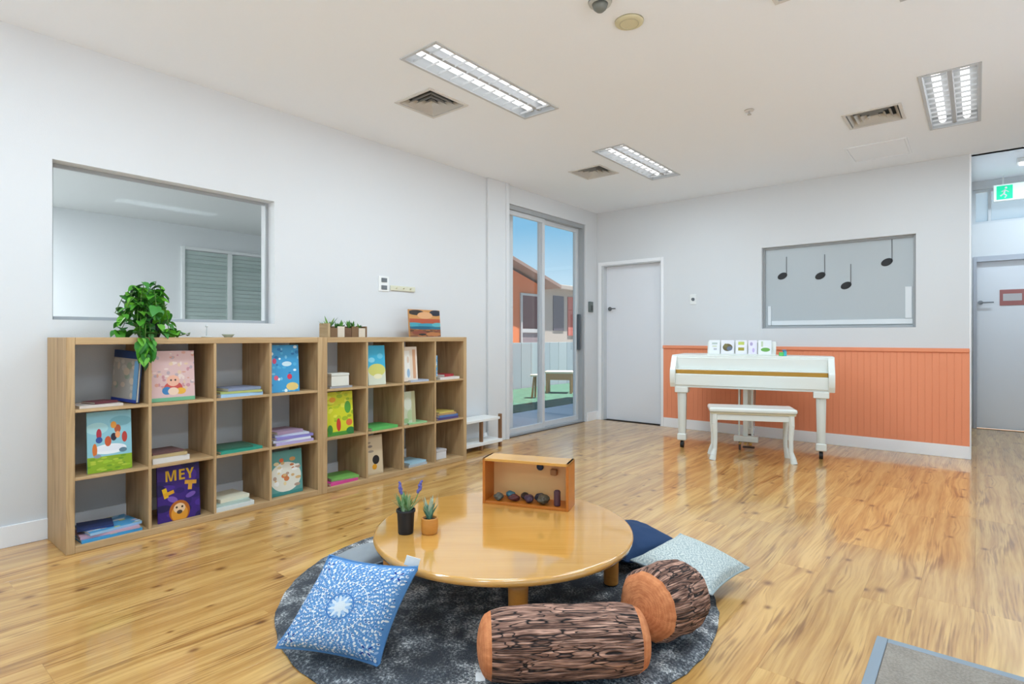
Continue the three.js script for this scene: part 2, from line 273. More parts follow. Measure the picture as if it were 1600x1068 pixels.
{ // white door in the piano wall
  const d = structGroup('door_1'), z = ZB - .085;
  part('door_leaf', box(DOOR1[0] + .03, DOOR1[1] - .012, .008, DOOR1[3] - .012, z - .035, z, .003), M.door, d);
  part('door_frame', frameZ(DOOR1[0], DOOR1[1], 0, DOOR1[3], ZB - .12, ZB + .004, .03, .012, 0, .012), M.frame, d);
  part('architrave', [box(DOOR1[0] - .045, DOOR1[0], 0, DOOR1[3] + .045, ZB, ZB + .012), box(DOOR1[1], DOOR1[1] + .035, 0, DOOR1[3] + .045, ZB, ZB + .012), box(DOOR1[0], DOOR1[1], DOOR1[3], DOOR1[3] + .045, ZB, ZB + .012)], M.trim, d);
  part('handle', [cyl(.026, .026, .012, 0, 0, 0, 18).rotateX(Math.PI / 2).translate(DOOR1[0] + .085, 1.5, z), rod(V(DOOR1[0] + .085, 1.5, z + .01), V(DOOR1[0] + .085, 1.5, z + .05), .009), rod(V(DOOR1[0] + .085, 1.5, z + .048), V(DOOR1[0] + .19, 1.5, z + .048), .008)], std(0x7c7f84, .35, { metalness: .7 }), d, 'grey lever handle set high');
  part('backing', slab(DOOR1[0], DOOR1[1], 0, DOOR1[3], ZB - .16, ZB - .121), M.grey, d);
}
{ // door with a sign at the end of the passage, and the highlight window above it
  const d = structGroup('door_2'), z = ZC - .05;
  part('door_leaf', box(DOOR2[0] + .035, DOOR2[1] - .035, .008, 2.035, z - .04, z), std(0xe8eaee, .45), d);
  part('door_frame', frameZ(DOOR2[0], DOOR2[1], 0, 2.10, ZC - .12, ZC + .012, .035, .035, 0, .065), std(0xb9bcc4, .45), d);
  part('handle', [cyl(.026, .026, .012, 0, 0, 0, 18).rotateX(Math.PI / 2).translate(.025, 1.54, z), rod(V(.025, 1.54, z + .01), V(.025, 1.54, z + .05), .01), rod(V(.025, 1.54, z + .05), V(.15, 1.54, z + .05), .009)], std(0x8b9096, .35, { metalness: .7 }), d, 'grey lever handle set high');
  part('backing', slab(DOOR2[0], DOOR2[1], 0, 2.10, ZC - .16, ZC - .121), M.grey, d);
  const w = structGroup('window_3'); const y0 = 2.5, y1 = 2.92, f = .03, zz = ZC - .06;
  part('window_frame', [...frameZ(CLER[0], CLER[1], y0, y1, zz - .03, zz + .03, f), box(.095, .125, y0 + f, y1 - f, zz - .03, zz + .03), box(.61, .64, y0 + f, y1 - f, zz - .03, zz + .03)], M.frame, w);
  for (const [a, b] of [[CLER[0] + f, .095], [.125, .61], [.64, CLER[1] - f]]) part('pane', slab(a, b, y0 + f, y1 - f, zz - .003, zz + .003), phys({ color: 0xf6f9fb, transmission: .9, roughness: .7, thickness: 0 }), w);
}
function slidingDoor(name, hole, x, inward, thick, split) {   // aluminium door with two glass leaves in a wall of constant x
  const d = structGroup(name), [z0, z1, y0, y1] = hole, f = .05, a = x - inward * thick, b = x, lo = Math.min(a, b), hi = Math.max(a, b);
  part('door_frame', frameX(lo, hi, 0, y1, z0, z1, f * .8, f * .5, .025, f), M.grey, d);
  const leaves = [[z0 + f * .8, split + .03, lo + thick * .35], [split - .03, z1 - f * .5, lo + thick * .62]];
  for (const [p, q, xx] of leaves) {
    const l = part('door_leaf', frameX(xx - .018, xx + .018, .025, y1 - f, p, q, .05, .05, .06, .05), M.frame, d);
    part('glass_pane', slab(xx - .003, xx + .003, .08, y1 - f - .04, p + .04, q - .04), M.glass, l);
  }
  return d;
}
const sd = slidingDoor('door_3', SLIDE, XL - .02, 1, .13, -5.50);
part('door_handle', [box(XL - .075, XL - .03, .95, 1.42, -6.30, -6.275, .006)], std(0x50565c, .4), sd, 'dark grey pull bar');
slidingDoor('door_4', GLZR, XR + .02, -1, .1, -4.05);  // out of view in the right wall, bringing in daylight
slidingDoor('door_5', GLZS, XR + .02, -1, .1, -.55);  // unseen wide glazing, placed so daylight reaches ceiling and walls
{ const d = structGroup('door_6'), z = ZR + .06, [x0, x1, , y1] = GLZT, n = 4, w = (x1 - x0) / n;   // unseen folding glass doors behind the tripod, placed to light the ceiling
  part('door_frame', frameZ(x0, x1, 0, y1, z - .04, z + .04, .04, .04, .02, .05), M.grey, d);
  for (let k = 0; k < n; k++) { const a = x0 + .04 + k * (x1 - x0 - .08) / n, b = a + (x1 - x0 - .08) / n; const l = part('door_leaf', frameZ(a, b, .02, y1 - .05, z - .02, z + .02, .045, .045, .07, .06), M.frame, d); part('glass_pane', slab(a + .04, b - .04, .08, y1 - .1, z - .003, z + .003), M.glass, l); } }

// ------------------------------------------------------------------ ceiling fittings
FITTINGS.forEach(([x, z], i) => {
  const named = ['recessed twin tube ceiling light above the bookcase beside the large square vent', 'recessed twin tube ceiling light in front of the sliding glass door', 'recessed twin tube ceiling light over the end of the passage'];
  const which = x < -1 ? (z === -2.8 ? named[0] : z === -5.0 ? named[1] : z === -.6 ? 'recessed twin tube ceiling light over the near end of the bookcase' : 'recessed twin tube ceiling light in the corner behind the bookcase') : z === -5.08 ? named[2] : z === -2.8 ? 'recessed twin tube ceiling light above the grey floor mat' : z === -.6 ? 'recessed twin tube ceiling light behind the grey floor mat' : 'recessed twin tube ceiling light nearest the rear wall';
  const t = thing('ceiling_light', which, 'ceiling light', [x, CEIL, z], 0, 'recessed ceiling lights');
  part('housing', [slab(-.148, .148, .085, .1, -.598, .598), slab(-.148, -.143, 0, .085, -.598, .598), slab(.143, .148, 0, .085, -.598, .598), slab(-.143, .143, 0, .085, -.598, -.593), slab(-.143, .143, 0, .085, .593, .598)], std(0xb4b8bb, .5), t);
  part('rim', [box(-.16, -.14, -.006, .002, -.61, .61, .002), box(.14, .16, -.006, .002, -.61, .61, .002), box(-.14, .14, -.006, .002, -.61, -.59, .002), box(-.14, .14, -.006, .002, .59, .61, .002)], std(0xc4c6c8, .4), t);
  part('centre_baffle', box(-.014, .014, .015, .085, -.59, .59, .004), std(0xb9bcc0, .4), t);
  for (const s of [-1, 1]) {
    const tb = part('tube', rod(V(s * .075, .05, -.56), V(s * .075, .05, .56), .024, .024, 14), std(0xffffff, .4, { emissive: 0xffffff, emissiveIntensity: 1.5 }), t);
    for (const e of [-1, 1]) part('tube_cap', box(s * .075 - .014, s * .075 + .014, .03, .07, e * .58 - .012, e * .58 + .012, .003), M.white, tb);
    for (let k = -5; k <= 5; k++) part('louvre_blade', box(s * .075 - .06, s * .075 + .06, .002, .016, k * .105 - .0012, k * .105 + .0012, .0005), std(0xd4d7da, .4), t);
  }
  const l = new THREE.RectAreaLight(TUBE_TINT, TUBE_LIGHT, .26, 1.14); l.name = 'tube_glow'; l.position.set(0, -.008, 0); l.rotation.x = -Math.PI / 2; t.add(l);
});
DIFFUSERS.forEach(([x, z], i) => {
  const l = ['square ceiling air vent above the bookcase', 'square ceiling air vent beside the light at the glass door', 'square ceiling air vent beside the light over the passage', 'square ceiling air vent above the floor mat'][i];
  const t = thing('air_vent', l, 'vent', [x, CEIL, z], 0, 'square ceiling vents');
  part('duct_box', [slab(-.17, .17, .31, .32, -.17, .17), slab(-.17, -.165, 0, .31, -.17, .17), slab(.165, .17, 0, .31, -.17, .17), slab(-.165, .165, 0, .31, -.17, -.165), slab(-.165, .165, 0, .31, .165, .17)], std(0x9b9d9c, .5), t, 'galvanised duct box');
  part('rim', [box(-.188, -.165, -.008, .002, -.188, .188), box(.165, .188, -.008, .002, -.188, .188), box(-.165, .165, -.008, .002, -.188, -.165), box(-.165, .165, -.008, .002, .165, .188)], std(0xd9d5cf, .5), t);
  for (let k = 0; k < 4; k++) { // concentric sloping louvres
    const r1 = .158 - k * .04, r0 = r1 - .026, P = [];
    for (let q = 0; q < 4; q++) { const a = [[-1, -1], [1, -1], [1, 1], [-1, 1]][q], b = [[-1, -1], [1, -1], [1, 1], [-1, 1]][(q + 1) % 4]; const A = [a[0] * r1, -.004, a[1] * r1], B = [b[0] * r1, -.004, b[1] * r1], C = [b[0] * r0, .03, b[1] * r0], D = [a[0] * r0, .03, a[1] * r0]; P.push(...A, ...B, ...C, ...A, ...C, ...D); }
    const g = new THREE.BufferGeometry(); g.setAttribute('position', new THREE.Float32BufferAttribute(P, 3)); g.setAttribute('uv', new THREE.Float32BufferAttribute(new Float32Array(P.length / 3 * 2), 2)); g.computeVertexNormals();
    part('louvre', g, std(0xcfcac2, .5, { side: THREE.DoubleSide }), t);
  }
});
{ const t = thing('ceiling_speaker', 'round cream ceiling disc beside a small grey detector', 'detector', [-1.43, CEIL, -2.71]); part('disc', lathe([[0, -.014], [.06, -.014], [.074, -.008], [.076, 0], [0, 0]]), std(0xd8d0ac, .6), t); part('ring', new THREE.TorusGeometry(.05, .003, 6, 28).rotateX(Math.PI / 2).translate(0, -.014, 0), std(0xc4bb98, .6), t); }
{ const t = thing('smoke_detector', 'grey domed ceiling detector beside the round cream disc', 'detector', [-1.46, CEIL, -2.46]); part('base', lathe([[0, -.012], [.055, -.012], [.06, 0], [0, 0]]), std(0xc9cbc8, .5), t); part('dome', lathe([[0, -.05], [.018, -.047], [.032, -.034], [.04, -.012], [0, -.012]]), std(0x767872, .5), t); }
{ const t = thing('sprinkler_head', 'tiny white ceiling sprinkler between the three lights', 'sprinkler', [-1.304, CEIL, -4.338]); part('rose', lathe([[0, -.008], [.03, -.008], [.034, 0], [0, 0]]), std(0xe0dcd8, .5), t); part('nozzle', lathe([[0, -.035], [.014, -.035], [.014, -.03], [.006, -.026], [.006, -.008], [0, -.008]]), std(0xb9b6b2, .4), t); }
{ const t = thing('ceiling_hatch', 'flush white ceiling access hatch beside the passage end', 'hatch', [-.69, CEIL, -6.02]); part('hatch_panel', box(-.21, .21, -.004, .0, -.24, .24, .002), M.ceiling, t); part('hatch_rim', [box(-.23, -.212, -.008, 0, -.26, .26, .002), box(.212, .23, -.008, 0, -.26, .26, .002), box(-.212, .212, -.008, 0, -.26, -.242, .002), box(-.212, .212, -.008, 0, .242, .26, .002)], M.ceiling, t); }
{ // passage: small light and exit sign
  const t = thing('passage_light', 'short glowing strip light on the passage ceiling', 'ceiling light', [.62, CEIL2, -8.1]); part('body', box(-.3, .3, -.045, 0, -.07, .07, .006), M.white, t);
  part('light_diffuser', box(-.28, .28, -.062, -.045, -.055, .055, .006), std(0xffffff, .5, { emissive: 0xffffff, emissiveIntensity: 1.3 }), t);
  const l = new THREE.RectAreaLight(TUBE_TINT, 95, .54, .1); l.name = 'strip_glow'; l.position.set(0, -.065, 0); l.rotation.x = -Math.PI / 2; t.add(l);
  const e = thing('exit_sign', 'lit white exit sign with a green running figure square, before the highlight window', 'sign', [.33, 2.72, -8.80]);
  part('sign_box', box(-.19, .19, 0, .2, -.03, 0, .006), M.white, e); part('hanger', [rod(V(-.1, .2, -.015), V(-.1, CEIL2 - 2.72, -.015), .006), rod(V(.1, .2, -.015), V(.1, CEIL2 - 2.72, -.015), .006)], M.white, e);
  part('sign_face', slab(-.18, .18, .01, .19, 0, .003), std(0xdff2ea, .5, { emissive: 0xdffbee, emissiveIntensity: .45 }), e);
  part('sign_symbol', slab(-.16, -.015, .02, .18, .003, .006), std(0x10d8a0, .5, { emissive: 0x08c890, emissiveIntensity: .5 }), e, 'green square');
  part('sign_figure', [cyl(.012, .012, .002, 0, 0, 0, 14).rotateX(Math.PI / 2).translate(-.075, .152, .0065), rod(V(-.082, .13, .007), V(-.095, .085, .007), .009), rod(V(-.095, .085, .007), V(-.07, .06, .007), .007), rod(V(-.07, .06, .007), V(-.085, .035, .007), .006), rod(V(-.095, .085, .007), V(-.125, .06, .007), .007), rod(V(-.085, .125, .007), V(-.05, .1, .007), .005), rod(V(-.085, .125, .007), V(-.115, .11, .007), .005)], M.white, e);
  const s = thing('door_sign', 'small reddish brown sign with a grey centre on the passage door', 'sign', [.318, 1.593, ZC - .05]); part('plate', box(-.115, .115, -.095, .095, 0, .006, .002), std(0xa86a66, .5), s); part('plate_centre', box(-.085, .085, -.04, .045, .006, .008, .001), std(0xc0bcbc, .5), s);
}

// ------------------------------------------------------------------ small fixings on the walls
{ const t = thing('light_switch', 'white wall plate with two dark grey switches above the bookcase', 'switch', [XL, 1.585, -3.08]); part('plate', box(0, .008, -.066, .066, -.055, .055, .003), M.white, t); for (const y of [-.032, .032]) part('rocker', box(.008, .014, y - .018, y + .018, -.03, .03, .002), std(0x73787c, .5), t, 'dark grey rocker'); }
{ const t = thing('wall_strip', 'thin cream wooden strip on the wall beside the dark switches', 'wall rail', [XL, 1.555, -3.29]); part('rail', box(0, .014, -.022, .022, -.14, .14, .004), std(0xdedbc4, .6), t); for (const z of [-.08, 0, .08]) part('peg', rod(V(.014, 0, z), V(.03, .004, z), .006), std(0xcfcaa8, .6), t); }
{ const t = thing('door_keypad', 'dark grey keypad box on the wall beside the sliding glass door', 'keypad', [XL, 1.52, -6.47]); part('case', box(0, .035, -.07, .07, -.04, .04, .006), std(0x6d7674, .5), t); part('buttons', box(.035, .038, -.05, .02, -.028, .028, .001), std(0x474d4d, .5), t); }
{ const t = thing('thermostat', 'small white wall thermostat with a dark dial above the orange panelling', 'thermostat', [-2.655, 1.575, ZB]); part('plate', box(-.04, .04, -.06, .06, 0, .01, .004), M.white, t); part('dial', cyl(.018, .02, .014, 0, 0, 0, 18).rotateX(Math.PI / 2).translate(0, 0, .01), std(0x6c7076, .5), t); }

// ------------------------------------------------------------------ the two bookcases
const BX0 = XL + .004, BX1 = -3.605, COLS = [], ROW = [.744, .391, .038];
function bookcase(z0, label) {
  const t = thing('cube_bookcase', label, 'bookcase', [0, 0, 0]), o = .038, i = .016, c = (1.47 - 2 * o - 3 * i) / 4;
  const y1 = 1.12;
  part('side_panel', box(BX0, BX1, 0, y1, z0 - o, z0), M.oak, t); part('side_panel', box(BX0, BX1, 0, y1, z0 - 1.47, z0 - 1.47 + o), M.oak, t);
  part('top_panel', box(BX0, BX1, y1 - o, y1, z0 - 1.47 + o, z0 - o), M.oak, t); part('bottom_panel', box(BX0, BX1, 0, o, z0 - 1.47 + o, z0 - o), M.oak, t);
  for (let k = 0; k < 4; k++) { const a = z0 - o - k * (c + i); COLS.push([a - c, a]); if (k < 3) part('divider', box(BX0, BX1 - .002, o, y1 - o, a - c - i, a - c, .002), M.oak, t); for (const y of [.375, .728]) part('shelf', box(BX0, BX1 - .003, y, y + i, a - c, a, .002, 2), M.oak, t); }
  return t;
}
bookcase(-.772, 'light oak cube bookcase with the trailing green plant on top');
bookcase(-2.242, 'light oak cube bookcase with the planter box and landscape picture on top');

// covers drawn on one sheet of prints
const CELLS = {}; const coverTex = (() => {
  const CW = 256, CH = 320, NX = 6, NY = 4, c = document.createElement('canvas'); c.width = CW * NX; c.height = CH * NY; const g = c.getContext('2d'); let n = 0;
  const el = (x, y, rx, ry, col, rot = 0) => { g.fillStyle = col; g.beginPath(); g.ellipse(x, y, rx, ry, rot, 0, 7); g.fill(); };
  const rc = (x, y, w, h, col) => { g.fillStyle = col; g.fillRect(x, y, w, h); };
  const cell = (name, bg, f) => { const cx = n % NX, cy = Math.floor(n / NX); n++; g.save(); g.beginPath(); g.rect(cx * CW, cy * CH, CW, CH); g.clip(); g.translate(cx * CW, cy * CH); rc(0, 0, CW, CH, bg); f(); g.restore(); CELLS[name] = [cx / NX, 1 - (cy + 1) / NY, (cx + 1) / NX, 1 - cy / NY]; };
  const R = rng(9);
  cell('pink', '#dcb8b4', () => { for (let i = 0; i < 60; i++) el(R() * 256, R() * 250, 5 + R() * 9, 4 + R() * 8, ['#c98f94', '#e8d2c8', '#b7a3a8', '#d69a86', '#e2c3a0'][i % 5]); rc(0, 292, 256, 28, '#6fae84'); el(128, 235, 52, 40, '#c94f47'); el(128, 190, 36, 34, '#efb59a'); el(92, 250, 26, 24, '#3d7fb5'); el(170, 255, 28, 20, '#efb13c'); el(128, 255, 30, 24, '#f2d1b6'); el(116, 186, 5, 6, '#3a2a28'); el(140, 186, 5, 6, '#3a2a28'); });
  cell('pirate', '#8fc3cf', () => { el(60, 90, 60, 30, '#a9d3d6'); el(190, 60, 60, 26, '#79b0bd'); rc(0, 235, 256, 85, '#8cab1c'); for (let i = 0; i < 30; i++) el(R() * 256, 240 + R() * 80, 16, 5, ['#9fbf2a', '#6f9a1c', '#b3c23a'][i % 3]); el(128, 200, 92, 26, '#eceef0'); rc(52, 184, 150, 26, '#e6e8ee'); el(70, 120, 14, 28, '#b02a3c'); el(70, 150, 18, 16, '#2c4d8f'); el(118, 160, 18, 26, '#c9552a'); el(150, 140, 16, 20, '#2a2030'); el(172, 100, 18, 22, '#b5552e'); el(172, 130, 14, 18, '#f0a06a'); el(150, 78, 16, 18, '#eda03a'); el(210, 145, 15, 28, '#b83a30'); el(46, 200, 13, 34, '#d8722c'); el(60, 232, 20, 9, '#8d93a5'); el(200, 212, 22, 12, '#5f7f8f'); });
  cell('bluefish', '#3f9ccf', () => { for (let i = 0; i < 34; i++) el(R() * 256, R() * 320, 6 + R() * 10, 5 + R() * 7, ['#7cc3e2', '#2a78b4', '#e8f2f4', '#55b0d8'][i % 4]); el(50, 110, 16, 18, '#d0476a'); el(60, 220, 18, 16, '#e0607c'); el(170, 215, 20, 18, '#d8304a'); el(190, 280, 50, 26, '#e8c878'); el(150, 130, 40, 16, '#cfe6ee'); });
  cell('bluesun', '#3fb0d4', () => { rc(0, 200, 256, 120, '#d9dcc8'); el(128, 200, 120, 50, '#d6d272'); el(60, 120, 44, 20, '#8ad0e4'); el(180, 90, 40, 22, '#6cc4de'); el(140, 250, 60, 20, '#efe7c0'); });
  cell('peach', '#ead9c6', () => { rc(30, 40, 90, 240, '#f3efe6'); rc(170, 30, 50, 260, '#d9a37c'); el(90, 240, 26, 40, '#9fbbd4'); el(90, 120, 20, 30, '#e3c9b2'); });
  cell('yellow', '#d3d325', () => { for (let i = 0; i < 26; i++) el(R() * 256, R() * 220, 10 + R() * 22, 6 + R() * 12, ['#b6c421', '#e3df4a', '#9fb51e'][i % 3]); el(110, 240, 20, 46, '#c8352a'); el(60, 60, 30, 18, '#e8a02a'); el(210, 230, 30, 24, '#e0703a'); el(200, 120, 30, 44, '#58a03a'); rc(0, 288, 256, 32, '#4f9432'); el(30, 270, 24, 34, '#3f8430'); el(220, 290, 40, 26, '#2f7a3c'); });
  cell('purple', '#3a1f77', () => { for (let i = 0; i < 20; i++) el(R() * 256, R() * 320, 20 + R() * 30, 14 + R() * 20, ['#2b1a66', '#4a2a90', '#20164f'][i % 3]); g.fillStyle = '#e0b01e'; g.font = 'bold 84px sans-serif'; g.textAlign = 'center'; g.fillText('MEY', 132, 92); g.save(); g.translate(78, 150); g.rotate(-.25); rc(-42, -30, 26, 56, '#e8b818'); rc(-42, -4, 62, 20, '#e0a020'); g.restore(); g.save(); g.translate(190, 128); g.rotate(.12); rc(-30, -26, 70, 22, '#e2a63c'); rc(-8, -26, 24, 54, '#dca032'); g.restore(); el(90, 195, 30, 16, '#7a58b0', .4); el(195, 185, 30, 14, '#7452a8', -.3); el(128, 268, 60, 62, '#b5631c'); el(128, 280, 48, 48, '#e0962c'); el(128, 250, 34, 28, '#efc9a0'); el(128, 272, 16, 11, '#4a3a34'); el(112, 244, 6, 6, '#2a1c18'); el(144, 244, 6, 6, '#2a1c18'); });
  cell('animals', '#5f9a94', () => { el(128, 190, 112, 104, '#e6e2d4'); for (let i = 0; i < 26; i++) el(40 + R() * 180, 90 + R() * 170, 9 + R() * 14, 8 + R() * 10, ['#d9b27a', '#f2efe6', '#cf7a48', '#e8d3a0', '#b79a86', '#f4f1ec'][i % 6]); el(100, 70, 16, 14, '#d8663a'); el(180, 70, 22, 14, '#d49a5a'); rc(0, 292, 256, 28, '#3f8a84'); });
  cell('toucan', '#cdb694', () => { rc(20, 20, 216, 280, '#d8c3a2'); el(90, 90, 30, 10, '#8d7f74'); el(100, 130, 36, 9, '#a09082'); el(160, 200, 44, 36, '#1c1a1e'); el(140, 255, 30, 22, '#e09a1e'); el(60, 60, 40, 8, '#948676'); });
  cell('palegreen', '#cdd3b8', () => { el(110, 120, 70, 60, '#dfe2d0'); el(150, 230, 60, 50, '#b6c79a'); el(70, 280, 50, 24, '#9fc08a'); rc(180, 0, 76, 320, '#b9b48a'); });
  cell('greybook', '#a9a49c', () => { rc(0, 0, 256, 50, '#27406e'); for (let i = 0; i < 24; i++) el(R() * 256, 60 + R() * 230, 10 + R() * 20, 8 + R() * 16, ['#bcb7ae', '#93a08f', '#c8b9a6'][i % 3]); rc(210, 60, 46, 260, '#6f9fc4'); rc(0, 296, 256, 24, '#2a3f94'); });
  cell('landscape', '#8a5a38', () => { for (let i = 0; i < 40; i++) el(R() * 256, R() * 320, 14, 9, ['#6a4a34', '#b07a48', '#94502f'][i % 3]); rc(0, 0, 256, 110, '#cf9355'); el(60, 40, 60, 30, '#3a302c'); el(215, 40, 50, 34, '#2c2f3a'); el(128, 70, 60, 40, '#e0a878'); rc(0, 110, 256, 60, '#b8563a'); el(40, 178, 70, 24, '#4aa0b0'); el(150, 186, 80, 26, '#3f94a8'); el(230, 176, 50, 24, '#5fb0b8'); el(110, 214, 120, 18, '#1f5f7a'); el(220, 216, 60, 14, '#2a6f88'); for (let i = 0; i < 24; i++) el(R() * 256, 240 + R() * 80, 18, 10, ['#a06a42', '#8c4a36', '#bd7a4a', '#5a3a2a'][i % 4]); el(80, 270, 60, 24, '#8c4a36'); el(190, 285, 60, 22, '#bd7a4a'); el(100, 290, 28, 12, '#2a2420'); });
  cell('card_a', '#eceef0', () => { rc(70, 60, 120, 40, '#b9c6c0'); rc(80, 130, 100, 30, '#d7dcc0'); rc(110, 190, 70, 40, '#bcbcc2'); });
  cell('card_b', '#e9e8ee', () => { el(130, 170, 90, 84, '#6d6140'); el(165, 195, 50, 50, '#6a7386'); el(95, 130, 36, 46, '#7d7448'); });
  cell('card_c', '#ecebf0', () => { rc(60, 40, 130, 70, '#c4cf6a'); rc(60, 170, 130, 70, '#a69a34'); });
  cell('card_d', '#e8e4f0', () => { el(90, 90, 40, 40, '#b8aad0'); el(150, 230, 34, 50, '#c9b4e0'); });
  cell('card_e', '#eceef0', () => { rc(60, 30, 36, 120, '#c3cfae'); el(140, 215, 84, 44, '#6faa50'); });
  cell('activity', '#4fa0d0', () => { for (let i = 0; i < 30; i++) el(R() * 256, R() * 320, 14 + R() * 26, 10 + R() * 14, ['#9cc6e6', '#c8b7c4', '#d5cf70', '#3f86c0', '#e8eef2'][i % 5]); });
  const t = new THREE.CanvasTexture(c); t.colorSpace = THREE.SRGBColorSpace; return t;
})();
const printMat = std(0xffffff, .4, { map: coverTex }), matteCard = std(0xffffff, .7, { map: coverTex });
function printed(w, h, d, cellName, face = 4) {   // a thin box whose given face carries a print; the other faces take its edge colour
  const g = new THREE.BoxGeometry(w, h, d), uv = g.attributes.uv, [u0, v0, u1, v1] = CELLS[cellName], m = .004;
  for (let i = 0; i < uv.count; i++) { if (Math.floor(i / 4) === face) uv.setXY(i, mix(u0 + m, u1 - m, uv.getX(i)), mix(v0 + m, v1 - m, uv.getY(i))); else uv.setXY(i, u0 + .006, v1 - .006); }
  return g;
}
function picBook(label, cellName, w, h, t, x, y, z, lean = .07, turn = 0, group) {   // stands on a shelf, cover towards the room
  const b = thing('picture_book', label, 'book', [x, y + .0012, z], 0, group); b.rotation.set(-lean, Math.PI / 2 + turn, 0, 'YXZ');
  part('front_cover', printed(w, h, .003, cellName).translate(0, h / 2, t / 2 - .0015), printMat, b); part('back_cover', printed(w, h, .003, cellName, 9).translate(0, h / 2, -t / 2 + .0015), printMat, b);
  part('spine', printed(.003, h, t - .006, cellName, 9).translate(-w / 2 + .0015, h / 2, 0), printMat, b); part('page_block', box(-w / 2 + .0032, w / 2 - .005, .004, h - .004, -t / 2 + .0032, t / 2 - .0032, .001), M.page, b);
  return b;
}
const paints = {}; const paint = c => paints[c] ??= std(c, .45);
function flatBook(label, color, w, t, d, x, y, z, turn = 0, group, cellName) {   // lies flat; w along the shelf, d into it
  const b = thing('picture_book', label, 'book', [x, y, z], Math.PI / 2 + turn, group), m = cellName ? printMat : paint(color);
  part('front_cover', cellName ? printed(w, .002, d, cellName, 2).translate(0, t - .001, 0) : box(-w / 2, w / 2, t - .002, t, -d / 2, d / 2, .0006), m, b); part('back_cover', box(-w / 2, w / 2, 0, .002, -d / 2, d / 2, .0006), paint(color), b);
  part('spine', box(-w / 2, w / 2, .002, t - .002, d / 2 - .003, d / 2, .0006), paint(color), b); part('page_block', box(-w / 2 + .004, w / 2 - .004, .0022, t - .0022, -d / 2 + .005, d / 2 - .0034, .001), M.page, b);
  return b;
}
const FX = -3.66, mid = k => (COLS[k][0] + COLS[k][1]) / 2;
picBook('pink picture book with a round red and blue figure, front facing in the bookcase', 'pink', .235, .295, .012, FX, ROW[0], -1.292);
picBook('blue picture book speckled with pink and red dots', 'bluefish', .215, .322, .012, FX, ROW[0], -1.985);
picBook('light blue picture book fading to yellow and cream', 'bluesun', .166, .31, .012, FX, ROW[0], -2.755);
picBook('cream and peach narrow picture book in the top row', 'peach', .15, .29, .012, FX - .01, ROW[0] + .004, -3.106);
picBook('sky blue picture book with a crowd in a white boat on green grass', 'pirate', .205, .325, .012, FX + .01, ROW[1], -.975);
picBook('yellow green picture book with a red figure among leaves', 'yellow', .222, .322, .012, FX, ROW[1], -2.425);
picBook('pale green picture book in the middle row', 'palegreen', .14, .272, .012, FX - .01, ROW[1], -3.09);
picBook('dark purple picture book with yellow letters and an orange bear', 'purple', .23, .322, .012, FX, ROW[2], -1.325);
picBook('teal picture book crowded with small pale animals', 'animals', .245, .30, .012, FX - .01, ROW[2], -2.0);
picBook('beige picture book with a black and orange bird', 'toucan', .18, .305, .012, FX - .01, ROW[2], -2.73);
{ const b = picBook('grey picture book with a navy band, leaning sideways under the trailing plant', 'greybook', .20, .29, .02, FX - .10, ROW[0] + .009, -1.075, .03, -1.22); b.rotation.z = -.07; }
